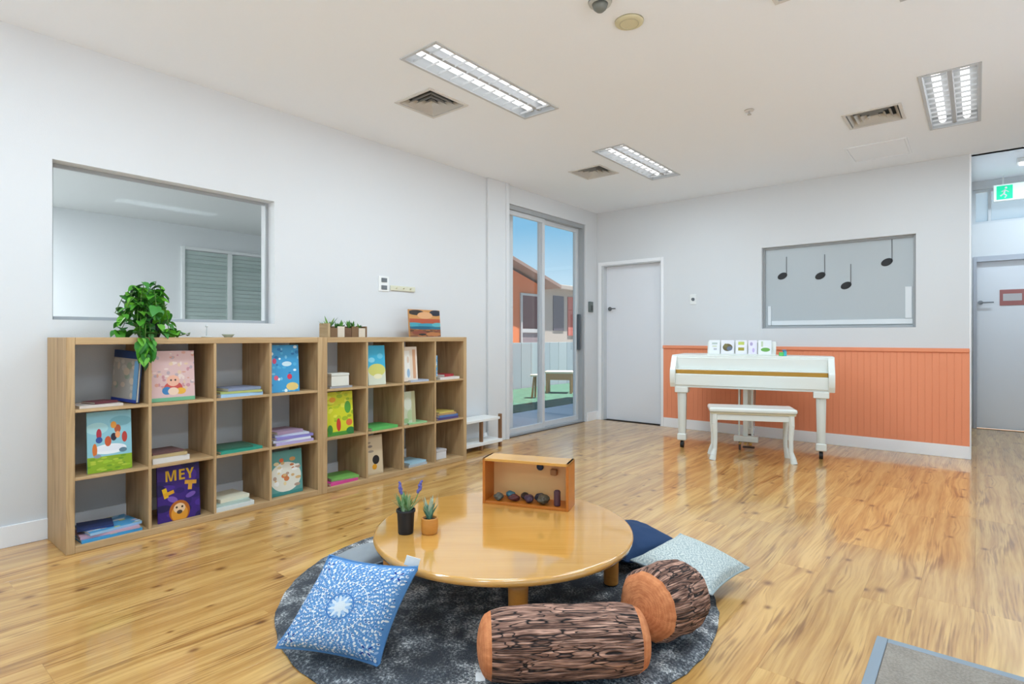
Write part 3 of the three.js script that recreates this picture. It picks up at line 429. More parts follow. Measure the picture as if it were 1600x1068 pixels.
{ const g = 'books lying flat in the bookcases', F = -3.74;
  flatBook('thin cream book lying flat below the leaning grey book', '#dccfc4', .20, .014, .2, F, ROW[0], -.93, .05, g); flatBook('small dark red book lying at the back under the leaning grey book', '#6d3038', .12, .012, .12, F, ROW[0] + .0145, -.95, .3, g);
  const st = (col, row, list) => { let y = ROW[row]; for (const [label, color, w, t, d, off, turn, cellN] of list) { flatBook(label, color, w, t, d, F + (turn ?? 0) * .0, y, mid(col) + (off ?? 0), turn ?? 0, g, cellN); y += t + .0006; } };
  st(2, 0, [['pale blue large book at the bottom of the blue and green pile', '#a5c8e4', .27, .02, .25, .01, .04], ['olive green book in the middle of the blue and green pile', '#b3b76a', .26, .014, .24, .0, -.06], ['grey blue book on top of the blue and green pile', '#8b93ad', .22, .018, .21, -.01, .1]]);
  st(4, 0, [['flat grey book below the small white box', '#a5a5ab', .19, .014, .2, .03, 0]]);
  st(6, 0, [['pale blue flat book before the cream book', '#b7c0d0', .2, .016, .22, -.02, 0]]);
  st(7, 0, [['white flat book below the small red book in the last cube', '#e6dcd6', .24, .022, .22, -.02, 0], ['small red book on the white book in the last cube', '#b5363e', .14, .022, .15, -.03, .2]]);
  st(1, 1, [['white thick book at the bottom of the short cream pile', '#e4dcd4', .2, .03, .2, .06, .05], ['tan book in the middle of the short cream pile', '#c2a878', .19, .018, .19, .06, -.05], ['dark narrow book on top of the short cream pile', '#6d4a48', .17, .012, .16, .07, .08]]);
  st(2, 1, [['teal green book lying alone in the middle row', '#2f9a82', .27, .018, .24, .01, .05], ['dark green book on the teal green book', '#35664f', .22, .012, .2, .03, -.1]]);
  st(3, 1, [['lilac book at the bottom of the tall purple pile', '#b7a9d4', .28, .018, .25, .0, .03], ['white book second from the bottom of the tall purple pile', '#dfe0ea', .27, .016, .24, .01, -.04], ['violet book in the middle of the tall purple pile', '#8d83c4', .28, .018, .24, .0, .06], ['pale grey book near the top of the tall purple pile', '#c9ccdc', .24, .014, .22, .0, -.08], ['mauve book on top of the tall purple pile', '#a88ba0', .2, .02, .2, .03, .12]]);
  st(5, 1, [['bright green book lying alone beside the yellow green book', '#62bf62', .26, .022, .24, .0, .04]]);
  st(6, 1, [['light green thin book before the pale green book', '#9ccf92', .2, .012, .2, -.01, 0]]);
  st(7, 1, [['dark violet book at the bottom of the striped pile', '#57487c', .25, .02, .22, .0, 0], ['blue book in the middle of the striped pile', '#5a78b0', .24, .018, .22, .0, .05], ['tan book near the top of the striped pile', '#c49a62', .22, .016, .2, .0, -.06], ['yellow book on top of the striped pile', '#d8c264', .2, .012, .18, .01, .1]]);
  st(0, 2, [['bright blue book at the bottom of the lowest pile beside the white wall', '#3f9bd0', .28, .016, .24, .0, .02, 'activity'], ['pink and white book in the lowest pile beside the white wall', '#c9a5b8', .27, .014, .23, .0, -.05], ['light blue patterned book on the lowest pile beside the white wall', '#9cc3e2', .25, .016, .22, -.01, .12, 'activity'], ['navy thin book at the top of the lowest pile beside the white wall', '#26386a', .16, .012, .15, .05, -.2]]);
  st(2, 2, [['white book at the bottom of the pale pile in the bottom row', '#dfe1dc', .24, .026, .24, .05, .03], ['grey green book in the middle of the pale pile in the bottom row', '#b9c8bc', .22, .02, .22, .06, -.05], ['cream book on top of the pale pile in the bottom row', '#e6e0c8', .19, .022, .2, .05, .1]]);
  st(4, 2, [['pink book at the bottom of the pink and green pair', '#d84a92', .24, .02, .24, .02, .04], ['lime book on top of the pink and green pair', '#7cb95a', .22, .018, .2, -.02, -.15]]);
  st(6, 2, [['pale grey book lying below the light blue book in the bottom row', '#b3b9be', .2, .018, .22, .0, 0], ['light blue book on the pale grey book in the bottom row', '#a9cbd8', .2, .014, .2, .0, .1]]);
}
{ const b = thing('small_box', 'small white cardboard box in the top row of cubes', 'box', [-3.70, ROW[0] + .0145, -2.41]); part('carton', box(-.06, .06, 0, .075, -.075, .075, .004), std(0xe3e0d4, .7), b); part('lid', box(-.062, .062, .075, .095, -.077, .077, .004), std(0xdcd9ce, .7), b); }
{ const b = thing('small_box', 'small white lidded box in the bottom corner cube of the bookcases', 'box', [-3.72, ROW[2], -3.46]); part('carton', box(-.05, .05, 0, .065, -.06, .06, .004), std(0xe0dcda, .7), b); part('lid', box(-.052, .052, .065, .085, -.062, .062, .004), std(0xcac4c2, .7), b); }
{ const b = picBook('small blue upright book in the last top cube', 'activity', .06, .19, .04, -3.70, ROW[0] + .023, -3.39, .0, 0); }
{ const b = picBook('wide orange and teal landscape picture standing on top of the bookcase', 'landscape', .36, .24, .02, -3.80, 1.122, -3.385, .08, 0); b.userData.category = 'picture'; b.name = 'standing_picture'; }

// ------------------------------------------------------------------ plants and planters
function leafShape(l, w, curl, heart = false) {   // a leaf along +z from the origin, folded along its midrib
  const N = 6, P = [], idx = [];
  for (let i = 0; i <= N; i++) { const t = i / N, z = t * l, hw = w * (heart ? Math.pow(Math.sin(Math.PI * Math.pow(t * .96 + .04, .62)), .9) : Math.sin(Math.PI * Math.pow(t, .75))) * .5 + .0004, y = -curl * t * t; P.push(-hw, y + hw * .35, z, 0, y, z, hw, y + hw * .35, z); }
  for (let i = 0; i < N; i++) for (let k = 0; k < 2; k++) { const a = i * 3 + k; idx.push(a, a + 3, a + 1, a + 1, a + 3, a + 4); }
  const g = new THREE.BufferGeometry(); g.setAttribute('position', new THREE.Float32BufferAttribute(P, 3)); g.setAttribute('uv', new THREE.Float32BufferAttribute(P.filter((_, i) => i % 3 !== 1), 2)); g.setIndex(idx); g.computeVertexNormals(); return g;
}
const leafMat = c => phys({ color: c, roughness: .5, side: THREE.DoubleSide, transmission: .15, thickness: 0 });
{ const t = thing('trailing_ivy', 'bushy green trailing plant in a dark pot, vines hanging over the bookcase front', 'plant', [-3.77, 1.12, -1.20]);
  part('pot', lathe([[0, 0], [.052, 0], [.06, .02], [.068, .14], [.072, .145], [.07, .155], [.062, .152], [.058, .13], [0, .13]]), std(0x252b38, .45), t, 'dark navy pot');
  part('soil', lathe([[0, .135], [.058, .133]], 20), std(0x3a2a1c, .95), t);
  const greens = [0x2f7a1e, 0x4c9a22, 0x1f5a1c, 0x6cb52c, 0x3c8a30].map(leafMat), shapes = [leafShape(.062, .052, .012, true), leafShape(.05, .044, .008, true), leafShape(.072, .056, .02, true)], R = rng(101), stem = std(0x4f6f2a, .7);
  // vines: [points], local metres: x out of the wall, z along it
  const vines = [];
  for (let i = 0; i < 15; i++) { const a = i / 15 * Math.PI * 2 + R() * .4, side = Math.sin(a), s = (.07 + R() * .07) * (side < 0 ? .62 : 1), up = .07 + R() * .12; vines.push([V(0, .13, 0), V(Math.cos(a) * s * .35, .13 + up * .75, side * s * .35), V(Math.cos(a) * s * .8, .13 + up, side * s * .8), V(Math.cos(a) * s * 1.25, .10 + up * .3, side * s * 1.25)]); }
  vines.push([V(0, .13, 0), V(.07, .2, .03), V(.14, .1, .06), V(.18, .0, .075), V(.188, -.06, .08), V(.19, -.13, .085)]);
  vines.push([V(0, .13, 0), V(.07, .19, .02), V(.14, .08, .04), V(.18, .0, .05), V(.186, -.05, .05), V(.186, -.09, .045)]);
  vines.push([V(0, .13, 0), V(.07, .18, .05), V(.14, .06, .09), V(.18, .005, .10), V(.186, -.06, .105)]);
  for (const z of [-.045, -.01, .03, .07]) vines.push([V(0, .13, 0), V(.07, .2, z), V(.11, .13, z * 1.3), V(.12, .05, z * 1.4), V(.125, .02, z * 1.5)]);
  vines.push([V(0, .13, 0), V(.06, .2, .08), V(.08, .12, .13), V(.09, .04, .17), V(.09, .035, .2)]);
  vines.push([V(0, .13, 0), V(.05, .22, .06), V(.06, .16, .11), V(.07, .08, .16)]);
  vines.push([V(0, .13, 0), V(.06, .16, -.06), V(.08, .05, -.09), V(.09, .012, -.12), V(.1, .02, -.16)]);
  vines.push([V(0, .13, 0), V(.01, .26, -.02), V(.02, .33, -.03)], [V(0, .13, 0), V(.02, .25, .03), V(.03, .32, .04)], [V(0, .13, 0), V(.02, .24, -.04), V(.04, .3, -.05)]);
  for (const v of vines) {
    const c = new THREE.CatmullRomCurve3(v), len = c.getLength(); part('vine', new THREE.TubeGeometry(c, 14, .0022, 5), stem, t);
    const n = Math.round(len / .034) + 1;
    for (let k = 1; k <= n; k++) { const u = clamp(.16 + .84 * k / n), p = c.getPoint(u), m = part('leaf', shapes[Math.floor(R() * 3)], greens[Math.floor(R() * 5)], t); m.position.copy(p); m.rotation.set(.1 + R() * .9, R() * 6.28, (R() - .5) * .8, 'YXZ'); const s = .75 + R() * .5; m.scale.setScalar(s); if (p.y < .02 && p.x > .16) m.rotation.set(.9 + R() * .5, Math.PI / 2 + (R() - .5) * 1.8, 0, 'YXZ'); else if (p.y < .03) m.rotation.x = -.15; }
  }
}
{ const t = thing('ornament', 'small white ornament with a thin stem beside the trailing plant', 'ornament', [-3.80, 1.12, -1.535]); part('base', lathe([[0, 0], [.03, 0], [.032, .004], [.006, .01], [0, .01]]), std(0xdfe2e2, .3), t); part('stem', cyl(.003, .004, .06, 0, .008, 0, 10), std(0xc4c9cb, .3), t); part('bead', new THREE.SphereGeometry(.009, 14, 10).translate(0, .072, 0), std(0xd4d8da, .3), t); }
{ const t = thing('glass_dish', 'small pale green glass dish on top of the bookcase', 'dish', [-3.78, 1.12, -1.66]); part('bowl', lathe([[0, 0], [.022, 0], [.036, .016], [.04, .02], [.037, .02], [.021, .005], [0, .005]]), std(0xc5d6cf, .15), t); part('foot', lathe([[.02, 0], [.023, 0], [.023, .003], [.02, .003]]), std(0xb9ccc4, .2), t); }
{ const t = thing('planter_box', 'brown wooden planter box of low green succulents on top of the bookcase', 'planter', [-3.80, 1.12, -2.545]);
  const w = std(0xffffff, .7, { map: oakTex }), dk = std(0x7d5f42, .8), R = rng(61);
  part('end_board', box(-.06, .06, 0, .105, .155, .175, .003), w, t); part('end_board', box(-.06, .06, 0, .085, -.175, -.16, .003), dk, t); part('back_board', box(-.06, -.05, 0, .085, -.16, .155, .003), dk, t); part('base_board', box(-.05, .05, 0, .01, -.16, .155, .003), dk, t);
  for (let k = 0; k < 5; k++) part('front_slat', box(.05, .06, 0, .07 + (k % 2) * .012, .155 - .063 * (k + 1) + .002, .155 - .063 * k, .002), [dk, std(0xd9cbb8, .8), std(0x6a4c34, .8)][k % 3], t);
  part('soil', box(-.05, .05, .01, .065, -.16, .155, .003), std(0x2f2318, .95), t);
  const gs = [0x5f9a3c, 0x86b75a, 0x3f7a3a].map(leafMat), sh = [leafShape(.06, .02, -.01), leafShape(.045, .024, -.008)];
  const spots = [[0, .13, .09, 9], [.01, .07, .045, 10], [-.01, .02, .06, 11], [.015, -.035, .065, 11], [-.01, -.09, .05, 10], [.01, -.13, .045, 9]];
  for (const [x, z, h, n] of spots) for (let k = 0; k < n; k++) { const m = part('leaf', sh[k % 2], gs[Math.floor(R() * 3)], t); m.position.set(x, .066, z); m.rotation.set(-.35 - R() * .9, k / n * 6.28 + R() * .4, 0, 'YXZ'); m.scale.set(1, 1, h / .05 * (.7 + R() * .4)); }
}

// ------------------------------------------------------------------ low white shelf by the glass door
{ const t = thing('low_shelf', 'low white open shelf with brown posts between bookcase and glass door', 'shelf', [0, 0, 0]);
  part('top_board', box(-3.984, -3.76, .285, .31, -4.36, -3.735, .004), M.white, t); part('bottom_board', box(-3.984, -3.76, .05, .085, -4.40, -3.735, .004), M.white, t);
  for (const z of [-4.10, -4.385]) part('post', box(-3.80, -3.765, .0, .285 + (z < -4.2 ? .05 : 0), z - .012, z + .012, .003), M.brown, t, 'brown wooden post');
  part('back_panel', box(-3.984, -3.975, .085, .285, -4.36, -3.735, .002), std(0xdfdfe0, .6), t); for (const z of [-3.76, -4.2]) part('back_foot', box(-3.975, -3.94, 0, .05, z - .02, z + .02, .002), M.brown, t);
}

// ------------------------------------------------------------------ the white piano
{ const t = thing('baby_grand_piano', 'white baby grand piano before the orange panelling', 'piano', [-1.70, 0, -5.60], 13 * Math.PI / 180);
  const outline = inset => { const s = new THREE.Shape(), a = inset; s.moveTo(-.73 + a, .13); s.lineTo(-.73 + a, .72 - a); s.bezierCurveTo(-.73 + a, .9 - a, -.45, .95 - a, -.3, .95 - a); s.bezierCurveTo(.0, .95 - a, .1, .75 - a, .3, .62 - a); s.bezierCurveTo(.55, .52 - a, .73 - a, .5 - a, .73 - a, .36 - a); s.lineTo(.73 - a, .13); s.closePath(); return s; };
  const ex = (inset, y0, y1, bev) => { const g = new THREE.ExtrudeGeometry(outline(inset), { depth: y1 - y0 - 2 * bev, bevelEnabled: bev > 0, bevelThickness: bev, bevelSize: bev, bevelSegments: 2, curveSegments: 14 }); g.rotateX(-Math.PI / 2); g.translate(0, y0 + bev, 0); return g; };
  part('case', ex(.02, .64, .905, 0), M.piano, t); part('lid', ex(.004, .905, .937, .006), M.piano, t);
  const prof = new THREE.Shape(); prof.moveTo(-.14, .62); prof.lineTo(-.14, .92); prof.lineTo(-.10, .92); prof.bezierCurveTo(-.06, .88, -.03, .82, .0, .79); prof.bezierCurveTo(.012, .76, .012, .70, 0, .66); prof.lineTo(-.02, .62); prof.closePath();
  for (const s of [-1, 1]) { const g = new THREE.ExtrudeGeometry(prof, { depth: .045, bevelEnabled: true, bevelThickness: .004, bevelSize: .004, bevelSegments: 2 }); g.rotateY(-Math.PI / 2); g.translate(s > 0 ? .726 : -.681, 0, 0); part('arm', g, M.piano, t); }
  part('fallboard', box(-.68, .68, .795, .915, -.13, -.105, .005), M.piano, t); part('name_rail', box(-.68, .68, .79, .80, -.11, -.03, .003), M.piano, t);
  part('brass_strip', box(-.675, .675, .752, .79, -.06, -.028, .003), M.brass, t, 'gold brown strip along the closed keyboard');
  part('key_slip', box(-.68, .68, .635, .752, -.14, -.008, .008), M.piano, t); part('key_bed', box(-.70, .70, .615, .64, -.34, -.02, .004), M.piano, t);
  const leg = (x, z) => { const l = part('leg', [box(x - .065, x + .065, .56, .62, z - .06, z + .06, .008), new THREE.CylinderGeometry(.058, .047, .42, 4, 1).rotateY(Math.PI / 4).translate(x, .35, z).toNonIndexed(), box(x - .045, x + .045, .075, .145, z - .045, z + .045, .012)], M.piano, t); part('caster', [rod(V(x - .016, .034, z), V(x + .016, .034, z), .034, .034, 18), box(x - .012, x + .012, .03, .08, z - .018, z + .018, .003)], M.black, l); };
  leg(-.62, -.07); leg(.62, -.07); leg(-.03, -.76);
  const ly = part('lyre', [box(-.10, -.085, .1, .62, -.225, -.205, .003), box(.02, .035, .1, .62, -.225, -.205, .003), box(-.056, -.012, .1, .62, -.225, -.2, .003), box(-.14, .085, .085, .14, -.26, -.16, .008)], M.piano, t);
  for (const x of [-.075, -.027, .02]) part('pedal', box(x - .012, x + .012, .07, .082, -.2, -.09, .004), M.brass, ly); part('lyre_foot', [box(-.095, -.075, 0, .09, -.2, -.185, .003), box(-.06, .05, .02, .035, -.24, -.2, .003)], std(0x5a4a40, .6), ly);
  part('lyre_brace', [rod(V(-.1, .12, -.25), V(-.1, .63, -.5), .006), rod(V(.04, .12, -.25), V(.04, .63, -.5), .006)], M.steel, ly);
  const desk = box(-.40, .24, 0, .14, -.008, .008, .005); desk.rotateX(-.2); desk.translate(0, .937, -.26); part('music_desk', desk, M.piano, t); part('desk_ledge', box(-.40, .24, .937, .95, -.26, -.222, .003), M.piano, t);
  // picture cards on the music desk
  const L = [['card_a', -.33, .105, 'pale card with faint grey green prints on the piano'], ['card_b', -.205, .125, 'white card with a dark brown animal print on the piano'], ['card_c', -.075, .105, 'white card with two olive squares on the piano'], ['card_d', .03, .08, 'white card with faint lilac prints on the piano'], ['card_e', .14, .12, 'white card with a green oval print on the piano']];
  t.updateMatrixWorld(true);
  for (const [cellN, x, w, label] of L) { const c = thing('picture_card', label, 'card', t.localToWorld(V(x, .951, -.235)), 13 * Math.PI / 180, 'picture cards on the piano'); c.rotation.set(-.2, 13 * Math.PI / 180, 0, 'YXZ'); part('print', printed(w, .14, .0016, cellN).translate(0, .07, 0), matteCard, c); part('card_backing', box(-w / 2, w / 2, 0, .14, -.003, -.0009, .0006), M.white, c); }
  { const p = thing('toy_block', 'tiny green and blue toy block on the piano lid', 'toy', t.localToWorld(V(.30, .9385, -.185)), .5); part('base_half', box(-.03, .005, 0, .035, -.02, .02, .004), std(0x5fcf6a, .5), p); part('top_half', box(.005, .032, 0, .045, -.02, .02, .004), std(0x49b9c9, .5), p); part('cap', box(-.0, .03, .045, .06, -.016, .016, .004), std(0x5a7fae, .5), p); }
}
{ const t = thing('piano_bench', 'white piano bench with curved feet in front of the piano', 'bench', [-1.615, 0, -5.405], 24 * Math.PI / 180);
  part('seat', box(-.368, .368, .435, .48, -.155, .155, .018), M.piano, t); part('seat_band', box(-.356, .356, .42, .436, -.146, .146, .004), std(0xcdbf9c, .5), t, 'beige band under the seat');
  part('apron', [box(-.33, .33, .365, .42, .115, .135, .004), box(-.33, .33, .365, .42, -.135, -.115, .004), box(-.33, -.31, .365, .42, -.13, .13, .004), box(.31, .33, .365, .42, -.13, .13, .004)], M.piano, t);
  for (const sx of [-1, 1]) for (const sz of [-1, 1]) { const g = []; const st = [[.42, .0, .026], [.33, .002, .025], [.2, -.004, .02], [.1, -.002, .019], [.045, .012, .026], [.0, .02, .03]]; for (let k = 0; k < 5; k++) { const [y1, o1, r1] = st[k], [y0, o0, r0] = st[k + 1]; g.push(rod(V(sx * (.32 + o1), y1, sz * (.125 + o1 * .5)), V(sx * (.32 + o0), y0, sz * (.125 + o0 * .5)), r1, r0, 12)); } part('leg', g, M.piano, t); }
}

// ------------------------------------------------------------------ rug, mat, cushions, logs
{ const c = V(-1.68, 0, -1.94), Rr = .94, seg = 96, rings = 40, P = [], UV = [], idx = [];
  const t = thing('round_rug', 'round mottled charcoal shag rug under the low table', 'rug', c);
  for (let i = 0; i <= rings; i++) for (let j = 0; j <= seg; j++) { const a = j / seg * Math.PI * 2, q = i / rings, r = Rr * q * (1 + .006 * n2(Math.cos(a) * 9, Math.sin(a) * 9) * q), x = Math.cos(a) * r, z = Math.sin(a) * r, e = clamp((1 - q) * 14); P.push(x, .004 + .014 * Math.sqrt(e) + .0025 * n2(x * 22, z * 22) * e, z); UV.push(x, z); }
  for (let i = 0; i < rings; i++) for (let j = 0; j < seg; j++) { const a = i * (seg + 1) + j, b = a + seg + 1; idx.push(a, a + 1, b, a + 1, b + 1, b); }
  const g = new THREE.BufferGeometry(); g.setAttribute('position', new THREE.Float32BufferAttribute(P, 3)); g.setAttribute('uv', new THREE.Float32BufferAttribute(UV, 2)); g.setIndex(idx); g.computeVertexNormals();
  part('pile', g, std(0xffffff, .95, { map: rugTex, bumpMap: rugBump, bumpScale: .008 }), t); part('backing', cyl(Rr * .995, Rr * .995, .004, 0, .0, 0, 96), std(0x2c2f34, .9), t);
}
{ const t = thing('floor_mat', 'rectangular grey doormat with a lighter blue grey border on the floor', 'mat', [.31, 0, -2.02]);
  part('mat_field', box(-.565, .565, .001, .012, -.435, .435, .003), std(0xffffff, .95, { map: matTex, bumpMap: fineBump, bumpScale: .003 }), t); const b = std(0x8f9aa3, .85);
  part('mat_border', [box(-.6, -.565, 0, .011, -.47, .47, .003), box(.565, .6, 0, .011, -.47, .47, .003), box(-.565, .565, 0, .011, -.47, -.435, .003), box(-.565, .565, 0, .011, .435, .47, .003)], b, t);
}
function cushion(name, label, corners, thick, material, edgeMat, tags = []) {   // corners: top left, top right, bottom right, bottom left of its front face
  const [a, b, c, d] = corners, o = a.clone().add(b).add(c).add(d).multiplyScalar(.25), N = 22;
  const t = thing(name, label, 'cushion', o), nrm = b.clone().sub(d).cross(a.clone().sub(c)).normalize(); if (nrm.dot(V(0, EYE, 0).sub(o)) < 0) nrm.negate();
  const at = (u, v, s) => { // u to the right, v downwards, s = +1 front, -1 back
    const pu = 4 * u * (1 - u), pv = 4 * v * (1 - v), pin = .045; const uu = u + (.5 - u) * pin * 2 * pv * Math.pow(Math.abs(2 * u - 1), 4) * .9, vv = v + (.5 - v) * pin * 2 * pu * Math.pow(Math.abs(2 * v - 1), 4) * .9;
    const p = a.clone().multiplyScalar((1 - uu) * (1 - vv)).addScaledVector(b, uu * (1 - vv)).addScaledVector(c, uu * vv).addScaledVector(d, (1 - uu) * vv).sub(o);
    const h = thick * .5 * Math.pow(pu * pv, .42) * (1 + .06 * n2(u * 4 + o.x * 3, v * 4)); p.addScaledVector(nrm, s * h); return p; };
  const sheet = s => { const P = [], U = [], idx = []; for (let i = 0; i <= N; i++) for (let j = 0; j <= N; j++) { const u = j / N, v = i / N, p = at(u, v, s); P.push(p.x, p.y, p.z); U.push(u, 1 - v); } for (let i = 0; i < N; i++) for (let j = 0; j < N; j++) { const q = i * (N + 1) + j; idx.push(q, q + N + 1, q + 1, q + 1, q + N + 1, q + N + 2); } const g = new THREE.BufferGeometry(); g.setAttribute('position', new THREE.Float32BufferAttribute(P, 3)); g.setAttribute('uv', new THREE.Float32BufferAttribute(U, 2)); g.setIndex(idx); g.computeVertexNormals(); return g; };
  for (const m of [material, edgeMat]) m.side = THREE.DoubleSide;
  part('front_face', sheet(1), material, t); part('back_face', sheet(-1), edgeMat, t);
  const rim = []; for (let k = 0; k < 80; k++) { const q = k / 20, e = Math.floor(q), f = q - e; rim.push(e === 0 ? at(f, 0, 0) : e === 1 ? at(1, f, 0) : e === 2 ? at(1 - f, 1, 0) : at(0, 1 - f, 0)); }
  part('piping', new THREE.TubeGeometry(new THREE.CatmullRomCurve3(rim, true), 120, .0045, 6, true), edgeMat, t);
  for (const [p, w, h] of tags) { const m = part('care_tag', box(-w / 2, w / 2, 0, h, -.001, .001, .0005), M.white, t, 'white cloth care tag'); m.position.copy(p).sub(o); m.rotation.y = TURN; m.rotation.z = -.3; }
  return t;
}
const fab = (c, extra = {}) => std(c, .9, { bumpMap: fineBump, bumpScale: .001, ...extra });
cushion('patterned_cushion', 'blue and white patterned square cushion leaning on the round table', [W(-.672, .318, 2.08), W(-.322, .335, 1.93), W(-.438, .045, 1.85), W(-.812, .055, 1.94)], .13, fab(0xffffff, { map: blueTex }), fab(0x5f93c8), [[W(-.352, .325, 1.96), .05, .035]]);
cushion('grey_cushion', 'plain grey cushion lying behind the blue patterned one', [W(-.845, .085, 2.63), W(-.65, .09, 2.83), W(-.51, .085, 2.69), W(-.705, .08, 2.49)], .10, fab(0x9aa0a4), fab(0x9aa0a4));
cushion('navy_cushion', 'dark navy cushion half under the round table, beneath the pale cushion', [W(.30, .085, 3.02), W(.69, .10, 3.12), W(.86, .095, 2.72), W(.53, .085, 2.60)], .13, fab(0x1c3a60), fab(0x1c3a60));
cushion('pale_cushion', 'pale grey white patterned cushion resting on the navy cushion', [W(.51, .165, 2.42), W(.82, .165, 2.74), W(1.075, .075, 2.56), W(.80, .09, 2.26)], .11, fab(0xffffff, { map: paleTex }), fab(0xb4c0c2));
function log(label, p, q, r) {   // plush log from p to q
  const dir = q.clone().sub(p), len = dir.length(), t = thing('log_cushion', label, 'cushion', p.clone().add(q).multiplyScalar(.5)); t.quaternion.setFromUnitVectors(V(0, 1, 0), dir.clone().normalize());
  const na = 72, nl = 40, P = [], U = [], idx = [], wob = (a, y) => 1 + .035 * n3(Math.cos(a) * 1.2 + p.x * 5, Math.sin(a) * 1.2, y * 5) + .022 * n3(Math.cos(a) * 5, Math.sin(a) * 5, y * 9);
  const bulge = v => 1 - .10 * Math.pow(Math.abs(2 * v - 1), 6);
  for (let i = 0; i <= nl; i++) for (let j = 0; j <= na; j++) { const a = j / na * Math.PI * 2, v = i / nl, y = (v - .5) * len, rr = r * wob(a, y) * bulge(v); P.push(Math.cos(a) * rr, y, Math.sin(a) * rr); U.push(j / na, v * len / .5); }
  for (let i = 0; i < nl; i++) for (let j = 0; j < na; j++) { const a = i * (na + 1) + j, b = a + na + 1; idx.push(a, b, a + 1, a + 1, b, b + 1); }
  const g = new THREE.BufferGeometry(); g.setAttribute('position', new THREE.Float32BufferAttribute(P, 3)); g.setAttribute('uv', new THREE.Float32BufferAttribute(U, 2)); g.setIndex(idx); g.computeVertexNormals();
  part('bark_cover', g, std(0xffffff, .9, { map: barkTex, bumpMap: barkBump, bumpScale: .006 }), t);
  for (const e of [-1, 1]) { const P2 = [], U2 = [], id = [], nr = 10; for (let i = 0; i <= nr; i++) for (let j = 0; j <= na; j++) { const a = j / na * Math.PI * 2, f = i / nr, rr = r * wob(a, e * len / 2) * bulge(1) * f; P2.push(Math.cos(a) * rr, e * (len / 2 + .045 * Math.sqrt(Math.max(0, 1 - f * f))), Math.sin(a) * rr); U2.push(.5 + Math.cos(a) * f * .48, .5 + Math.sin(a) * f * .48); } for (let i = 0; i < nr; i++) for (let j = 0; j < na; j++) { const a = i * (na + 1) + j, b = a + na + 1; id.push(...(e > 0 ? [a, a + 1, b, a + 1, b + 1, b] : [a, b, a + 1, a + 1, b, b + 1])); }
    const h = new THREE.BufferGeometry(); h.setAttribute('position', new THREE.Float32BufferAttribute(P2, 3)); h.setAttribute('uv', new THREE.Float32BufferAttribute(U2, 2)); h.setIndex(id); h.computeVertexNormals(); part('end_face', h, fab(0xffffff, { map: endTex }), t, 'orange cut wood end'); }
  return t;
}
{ const l = log('long plush log cushion with bark print lying in front of the table leg', W(-.068, .137, 1.808), W(.402, .137, 1.845), .110);
  const tag = part('care_tag', box(-.012, .012, 0, .03, -.001, .001, .0005), M.white, l, 'white cloth care tag'); l.updateMatrixWorld(true); tag.position.copy(l.worldToLocal(W(-.115, .05, 1.78))); }
log('short plush log cushion with its orange end turned out, beside the pale cushion', W(.480, .170, 1.995), W(.648, .150, 2.15), .127);

// ------------------------------------------------------------------ low round table and what stands on it
const TT = .30, TC = W(-.036, 0, 2.463);
{ const t = thing('round_table', 'low round honey coloured wooden table on the charcoal rug', 'table', TC), R = .555;
  const g = lathe([[0, TT - .03], [R - .012, TT - .03], [R - .003, TT - .026], [R, TT - .015], [R - .003, TT - .004], [R - .012, TT], [0, TT]], 96); { const p = g.attributes.position, u = g.attributes.uv; for (let i = 0; i < p.count; i++) u.setXY(i, p.getX(i) * CT - p.getZ(i) * ST + 2, p.getX(i) * ST + p.getZ(i) * CT + 1 + p.getY(i)); }
  part('table_top', g, M.honey, t); part('apron_ring', [box(-.3, .3, TT - .06, TT - .03, -.025, .025, .004), box(-.025, .025, TT - .06, TT - .03, -.3, .3, .004)].map(x => x.rotateY(TURN)), M.honeySat, t);
  for (let k = 0; k < 4; k++) { const o = W(Math.sin(k * Math.PI / 2 + .12) * .482, 0, -Math.cos(k * Math.PI / 2 + .12) * .482); const l = lathe([[0, .022], [.030, .022], [.032, .026], [.036, TT - .06], [.038, TT - .03], [0, TT - .03]], 24); l.translate(o.x, 0, o.z); part('leg', l, M.honeySat, t); }
}
